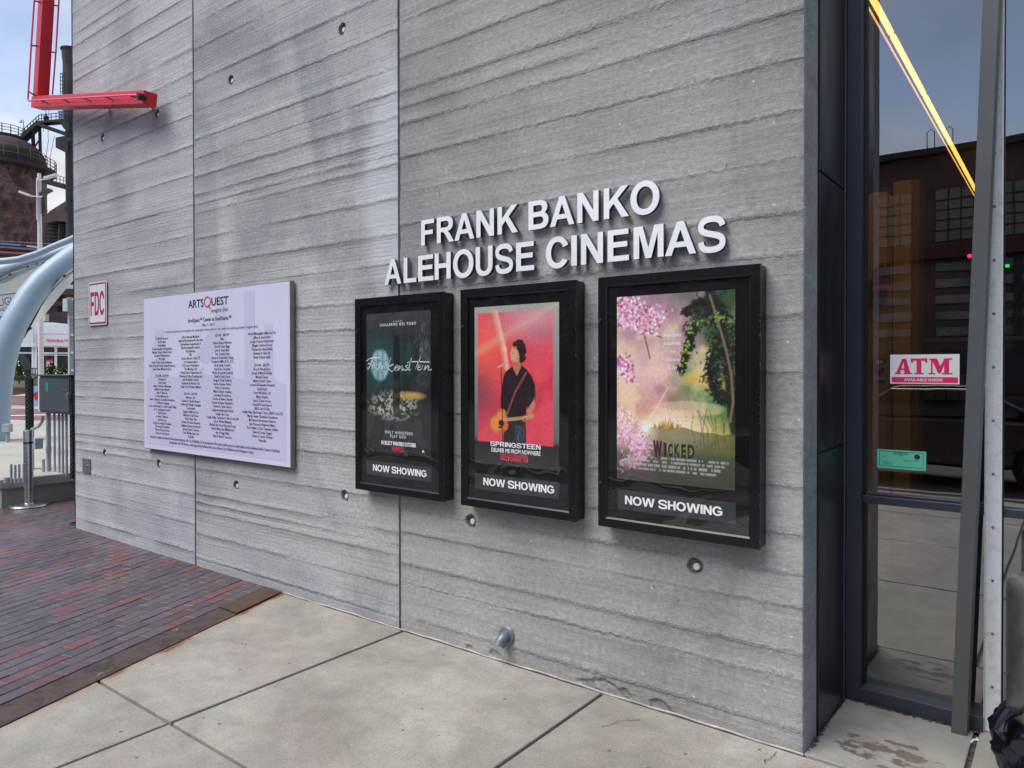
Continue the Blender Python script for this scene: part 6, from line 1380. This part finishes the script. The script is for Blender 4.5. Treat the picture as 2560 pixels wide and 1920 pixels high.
# second lower tent at left under canopy
tag(MB().prism([atd(x, y, 36) for x, y in ((-60, 835), (40, 835), (50, 880), (-60, 880))], Fv*1).build('side_tent', M['tent']), 'white tent roof partly hidden behind the left canopy tube', 'tent')
# railings, barrier, red paving band, banners
RL = thing('mesh_railing', 'thin grey railing in front of the tents', 'railing', tuple(atd(80, 935, 33)))
for y in (921, 935): MB().bar(atd(26, y, 32), atd(98, y, 32), .04).build('rail', M['slot'], RL)
for k in range(13): MB().bar(atd(28+k*6, 921, 32), atd(28+k*6, 938, 32), .03).build('baluster', M['slot'], RL)
MB().bar(atd(60, 921, 31.9), atd(60, 940, 31.9), .06).build('post', M['slot'], RL)
M['fence'] = simple('tan_barrier_slats', '#8f8674', .7, 0, .2, 2)
TBR = thing('slatted_barrier', 'tan slatted barrier behind the cabinet posts', 'barrier', tuple(atd(50, 980, 30)))
for k in range(18): MB().bar(atd(24+k*3.3, 966, 30), atd(24+k*3.3, 990-k*.5, 30), .036, .05).build('slat', M['fence'], TBR)
MB().bar(atd(22, 967, 29.9), atd(100, 966, 29.9), .05).build('top_rail', M['fence'], TBR)
M['redpave'] = simple('red_paving', '#7a5a58', .85, 0, .2, 1.); M['bluebn'] = simple('pale_blue_banner', '#8fb4dc', .6, 0, .1, 3)
def flat(pts, z, mat, name):
    o = MB().quad(*[onZ(x, y, z) for x, y in pts]).build(name, mat); o['kind'] = 'structure'; return o
flat([(-60, 1046), (182, 1052), (182, 1022), (-60, 1022)], ZP-.012, M['redpave'], 'paving_band'); flat([(-60, 1042), (182, 1036), (182, 1034.5), (-60, 1040)], ZP-.004, M['tfr'], 'painted_line')
flat([(-60, 1012), (182, 1012), (182, 990), (-60, 990)], ZP-.008, M['redpave'], 'paving_band')
BB = thing('blue_banner', 'pale blue banner with a red diamond badge beside the cabinet', 'banner', tuple(atd(87, 1017, 26)))
MB().prism([atd(x, y, 26) for x, y in ((77, 966), (99, 964), (99, 1016), (77, 1016))], Fv*.02).build('sheet', M['bluebn'], BB)
MB().prism([atd(x, y, 25.97) for x, y in ((82, 985), (97, 976), (101, 992), (88, 1000))], Fv*.01).build('badge', M['print_red'], BB)
# planters and small lit firs
M['fir'] = simple('fir_needles', '#53652f', .8, 0, .4, 9); M['hedge'] = simple('hedge_leaves', '#2e3a1e', .8, 0, .4, 9); M['fairy'] = emit('fairy_light', (1, .8, .45), 1.4); M['trunk'] = simple('fir_trunk', '#3a2a1e', .9, 0, .3, 9)
for k, (x, yt, yb, wpx) in enumerate(((48, 902, 946, 17), (129, 905, 942, 20), (160, 920, 944, 14))):
    bse = atd(x, yb, 28); top = atd(x, yt, 28); H = top.z-bse.z; Rb = wpx*33/FPX; rr = random.Random(k)
    TRt = thing('lit_fir_tree', ('leftmost', 'middle', 'rightmost')[k]+' small fir tree with warm fairy lights in front of the tent', 'fir tree', tuple(bse), 'small lit firs')
    MB().tube([bse-Vector((0, 0, .2)), bse+Vector((0, 0, H*.9))], [.03, .01], 6).build('trunk', M['trunk'], TRt)
    mb = MB(); ml = MB()
    for i in range(1500):
        f = rr.random()**.7; z = H*(1-f)*.98; a_ = rr.random()*6.28; r_ = Rb*f*(.45+.6*rr.random()); c_ = bse+Vector((r_*math.cos(a_), r_*math.sin(a_), z)); s_ = .045
        d = Vector((math.cos(a_), math.sin(a_), .4+rr.random()*.5)).normalized()*s_*1.6; n_ = Vector((-math.sin(a_), math.cos(a_), rr.uniform(-.4, .4)))*s_*.35
        mb.quad(c_-n_, c_+n_, c_+d)
        if i % 45 == 0: e = c_+Vector((math.cos(a_), math.sin(a_), 0))*.02; ml.box(e.x-.009, e.x+.009, e.y-.009, e.y+.009, e.z-.009, e.z+.009)
    mb.build('crown', M['fir'], TRt); ml.build('fairy_lights', M['fairy'], TRt)
mb = MB(); rr = random.Random(5)
for i in range(1500):
    x = rr.uniform(20, 182); y = rr.uniform(938, 952); c_ = atd(x, y, 27+rr.random()); a_ = rr.random()*6.28; s_ = .05; d = Vector((math.cos(a_), math.sin(a_), rr.uniform(-.5, 1)))*s_; n_ = Vector((-math.sin(a_), math.cos(a_), .2))*s_*.5
    mb.quad(c_-n_, c_+d, c_+n_, c_-d*.5)
o = mb.build('hedge', M['hedge']); tag(o, 'low dark green garland hedge under the lit firs', 'hedge')
tag(MB().prism([atd(x, y, 28.4) for x, y in ((20, 950), (184, 950), (184, 966), (20, 966))], Fv*.5).build('planter', M['fence']), 'long low planter under the hedge', 'planter')

# ================================================================ across the street (seen in the reflections)
M['kerb'] = simple('kerb_stone', '#8d8a84', .8, 0, .2, 3, .3, 60)
o = MB().box(-60, 60, -6.75, -6.6, -.04, .0).build('kerb', M['kerb']); o['kind'] = 'structure'
def brickwall():
    t = NT('old_dark_brick'); o = t.obj(); br_ = t.n.new('ShaderNodeTexBrick'); t.l.new(t.map(o, (1, 1, 1), (0, 0, 0), (math.radians(90), 0, 0)), br_.inputs['Vector'])
    br_.inputs['Scale'].default_value = 4; br_.inputs['Color1'].default_value = lin('#6a4a44'); br_.inputs['Color2'].default_value = lin('#553a36'); br_.inputs['Mortar'].default_value = lin('#5c504a'); br_.inputs['Mortar Size'].default_value = .015
    c = t.mix(t.ramp(t.noise(o, .5, 5), [(.4, 0.), (.7, .6)]), br_.outputs[0], '#2c2220'); return t.fin(c, .85)
M['oldbrick'] = brickwall(); M['grid'] = simple('dirty_glass_block', '#6f6a5f', .5, 0, .25, .8); M['winpale'] = simple('pale_window_blind', '#6c6d68', .5, 0, .5, .8); M['winedk'] = simple('dark_red_lintel', '#4a1f20', .7, 0, .2, 2)
YO = -26.
OB = thing('brick_works_hall', 'long dark brick works hall across the street, reflected in the glass', 'building', (-5, YO, 0))
MB().box(-41.8, 28, YO-12, YO, -.04, 9.6).build('wall', M['oldbrick'], OB); MB().box(-30.2, 28.2, YO-12.2, YO+.25, 9.6, 9.85).build('parapet', M['works'], OB)  # wall's left end lengthened to keep the poster case reflections dark
MB().box(-30, 28, YO+.02, YO+.3, 5.75, 6.25).build('lintel', M['winedk'], OB)
for bx_ in range(-40, 26, 6):
    MB().box(bx_, bx_+5.2, YO+.0, YO+.06, 6.4, 8.3).build('glass_block_window', M['grid'], OB)
    mb = MB()
    for k in range(1, 13): mb.box(bx_+k*.4-.02, bx_+k*.4+.02, YO+.055, YO+.09, 6.4, 8.3)
    for k in range(1, 5): mb.box(bx_, bx_+5.2, YO+.056, YO+.095, 6.4+k*.38-.02, 6.4+k*.38+.02)
    mb.build('window_grid', M['works'], OB)
    for z in (2.9, 3.5, 4.1, 4.7, 5.3): MB().box(bx_, bx_+2.4, YO, YO+.07, z, z+.3).box(bx_+2.7, bx_+5.2, YO, YO+.07, z, z+.3).build('pane', M['winpale'], OB)
    MB().box(bx_+2.4, bx_+2.7, YO, YO+.12, 2.2, 5.7).build('pier', M['works'], OB)
    MB().box(bx_+.2, bx_+5.0, YO, YO+.1, .8, 2.4).build('louvre_panel', M['tower_dk'], OB)
for x in (-4.3, -3.7): MB().tube([(x, YO, 9.8), (x, YO, 10.5), (x+.12, YO, 10.6), (x+.24, YO, 10.5), (x+.24, YO, 9.8)], .016, 6).build('roof_ladder_hoop', M['works'], OB)
# left works block for the case reflections
OB2 = thing('far_works_block', 'tall dark works block down the street, reflected in the poster cases', 'building', (-50, -20, 0))
MB().box(-70, -42, -36, -12, -.04, 13).build('wall', M['oldbrick'], OB2); MB().box(-70.3, -41.7, -36.3, -11.7, 13, 13.4).build('parapet', M['works'], OB2)
for y in range(-34, -13, 4):
    for z in (2, 5.5, 9): MB().box(-42, -41.94, y, y+2.6, z, z+2.4).build('window', M['winpale'], OB2)
# parked car across the kerb, shows dimly in the glass
M['carp'] = simple('dark_red_car_paint', '#2a0c12', .18, .2, .05, 2, spec=.8); M['tyre'] = simple('tyre_rubber', '#121212', .8, 0, .2, 5); M['rim'] = simple('alloy_rim', '#8a8a8a', .35, .7, .1, 5); M['cglass'] = simple('car_glass', '#0c0f12', .06, 0, .05, 2, spec=.9)
CR = thing('parked_car', 'dark red parked car at the kerb, dimly reflected in the shop window', 'car', (-1.8, -8.3, 0))
bp = [(-2.25, .35), (-2.2, .75), (-1.6, .92), (-1.0, .98), (.9, 1.0), (1.9, .92), (2.2, .75), (2.25, .35), (1.75, .28), (1.7, .5), (1.45, .66), (1.2, .5), (1.15, .28), (-1.05, .28), (-1.1, .5), (-1.35, .66), (-1.6, .5), (-1.65, .28)]
MB().prism([(-1.8+x, -9.2, z) for x, z in bp], (0, 1.75, 0)).build('body', M['carp'], CR, .05)
gp = [(-1.05, .98), (-.45, 1.42), (.75, 1.44), (1.55, 1.0)]
MB().prism([(-1.8+x, -9.08, z) for x, z in gp], (0, 1.5, 0)).build('cabin_glass', M['cglass'], CR, .03)
MB().prism([(-1.8+x, -9.0, z) for x, z in [(-.45, 1.425), (.75, 1.445), (.6, 1.48), (-.3, 1.47)]], (0, 1.35, 0)).build('roof', M['carp'], CR, .03)
for sx in (-1.35, 1.45):
    for y in (-9.22, -7.63):
        w = MB().lathe((-1.8+sx, y, .31), [(.18, -.1), (.31, -.09), (.32, 0), (.31, .09), (.18, .1)], 28, (0, 1, 0)).build('wheel', M['tyre'], CR, smooth=True)
        MB().lathe((-1.8+sx, y, .31), [(.0001, .095), (.17, .085), (.19, .1)], 20, (0, 1, 0)).build('rim', M['rim'], w, smooth=True)
MB().box(-4.05, -3.9, -8.9, -8.5, .62, .74).build('headlight', M['cglass'], CR)
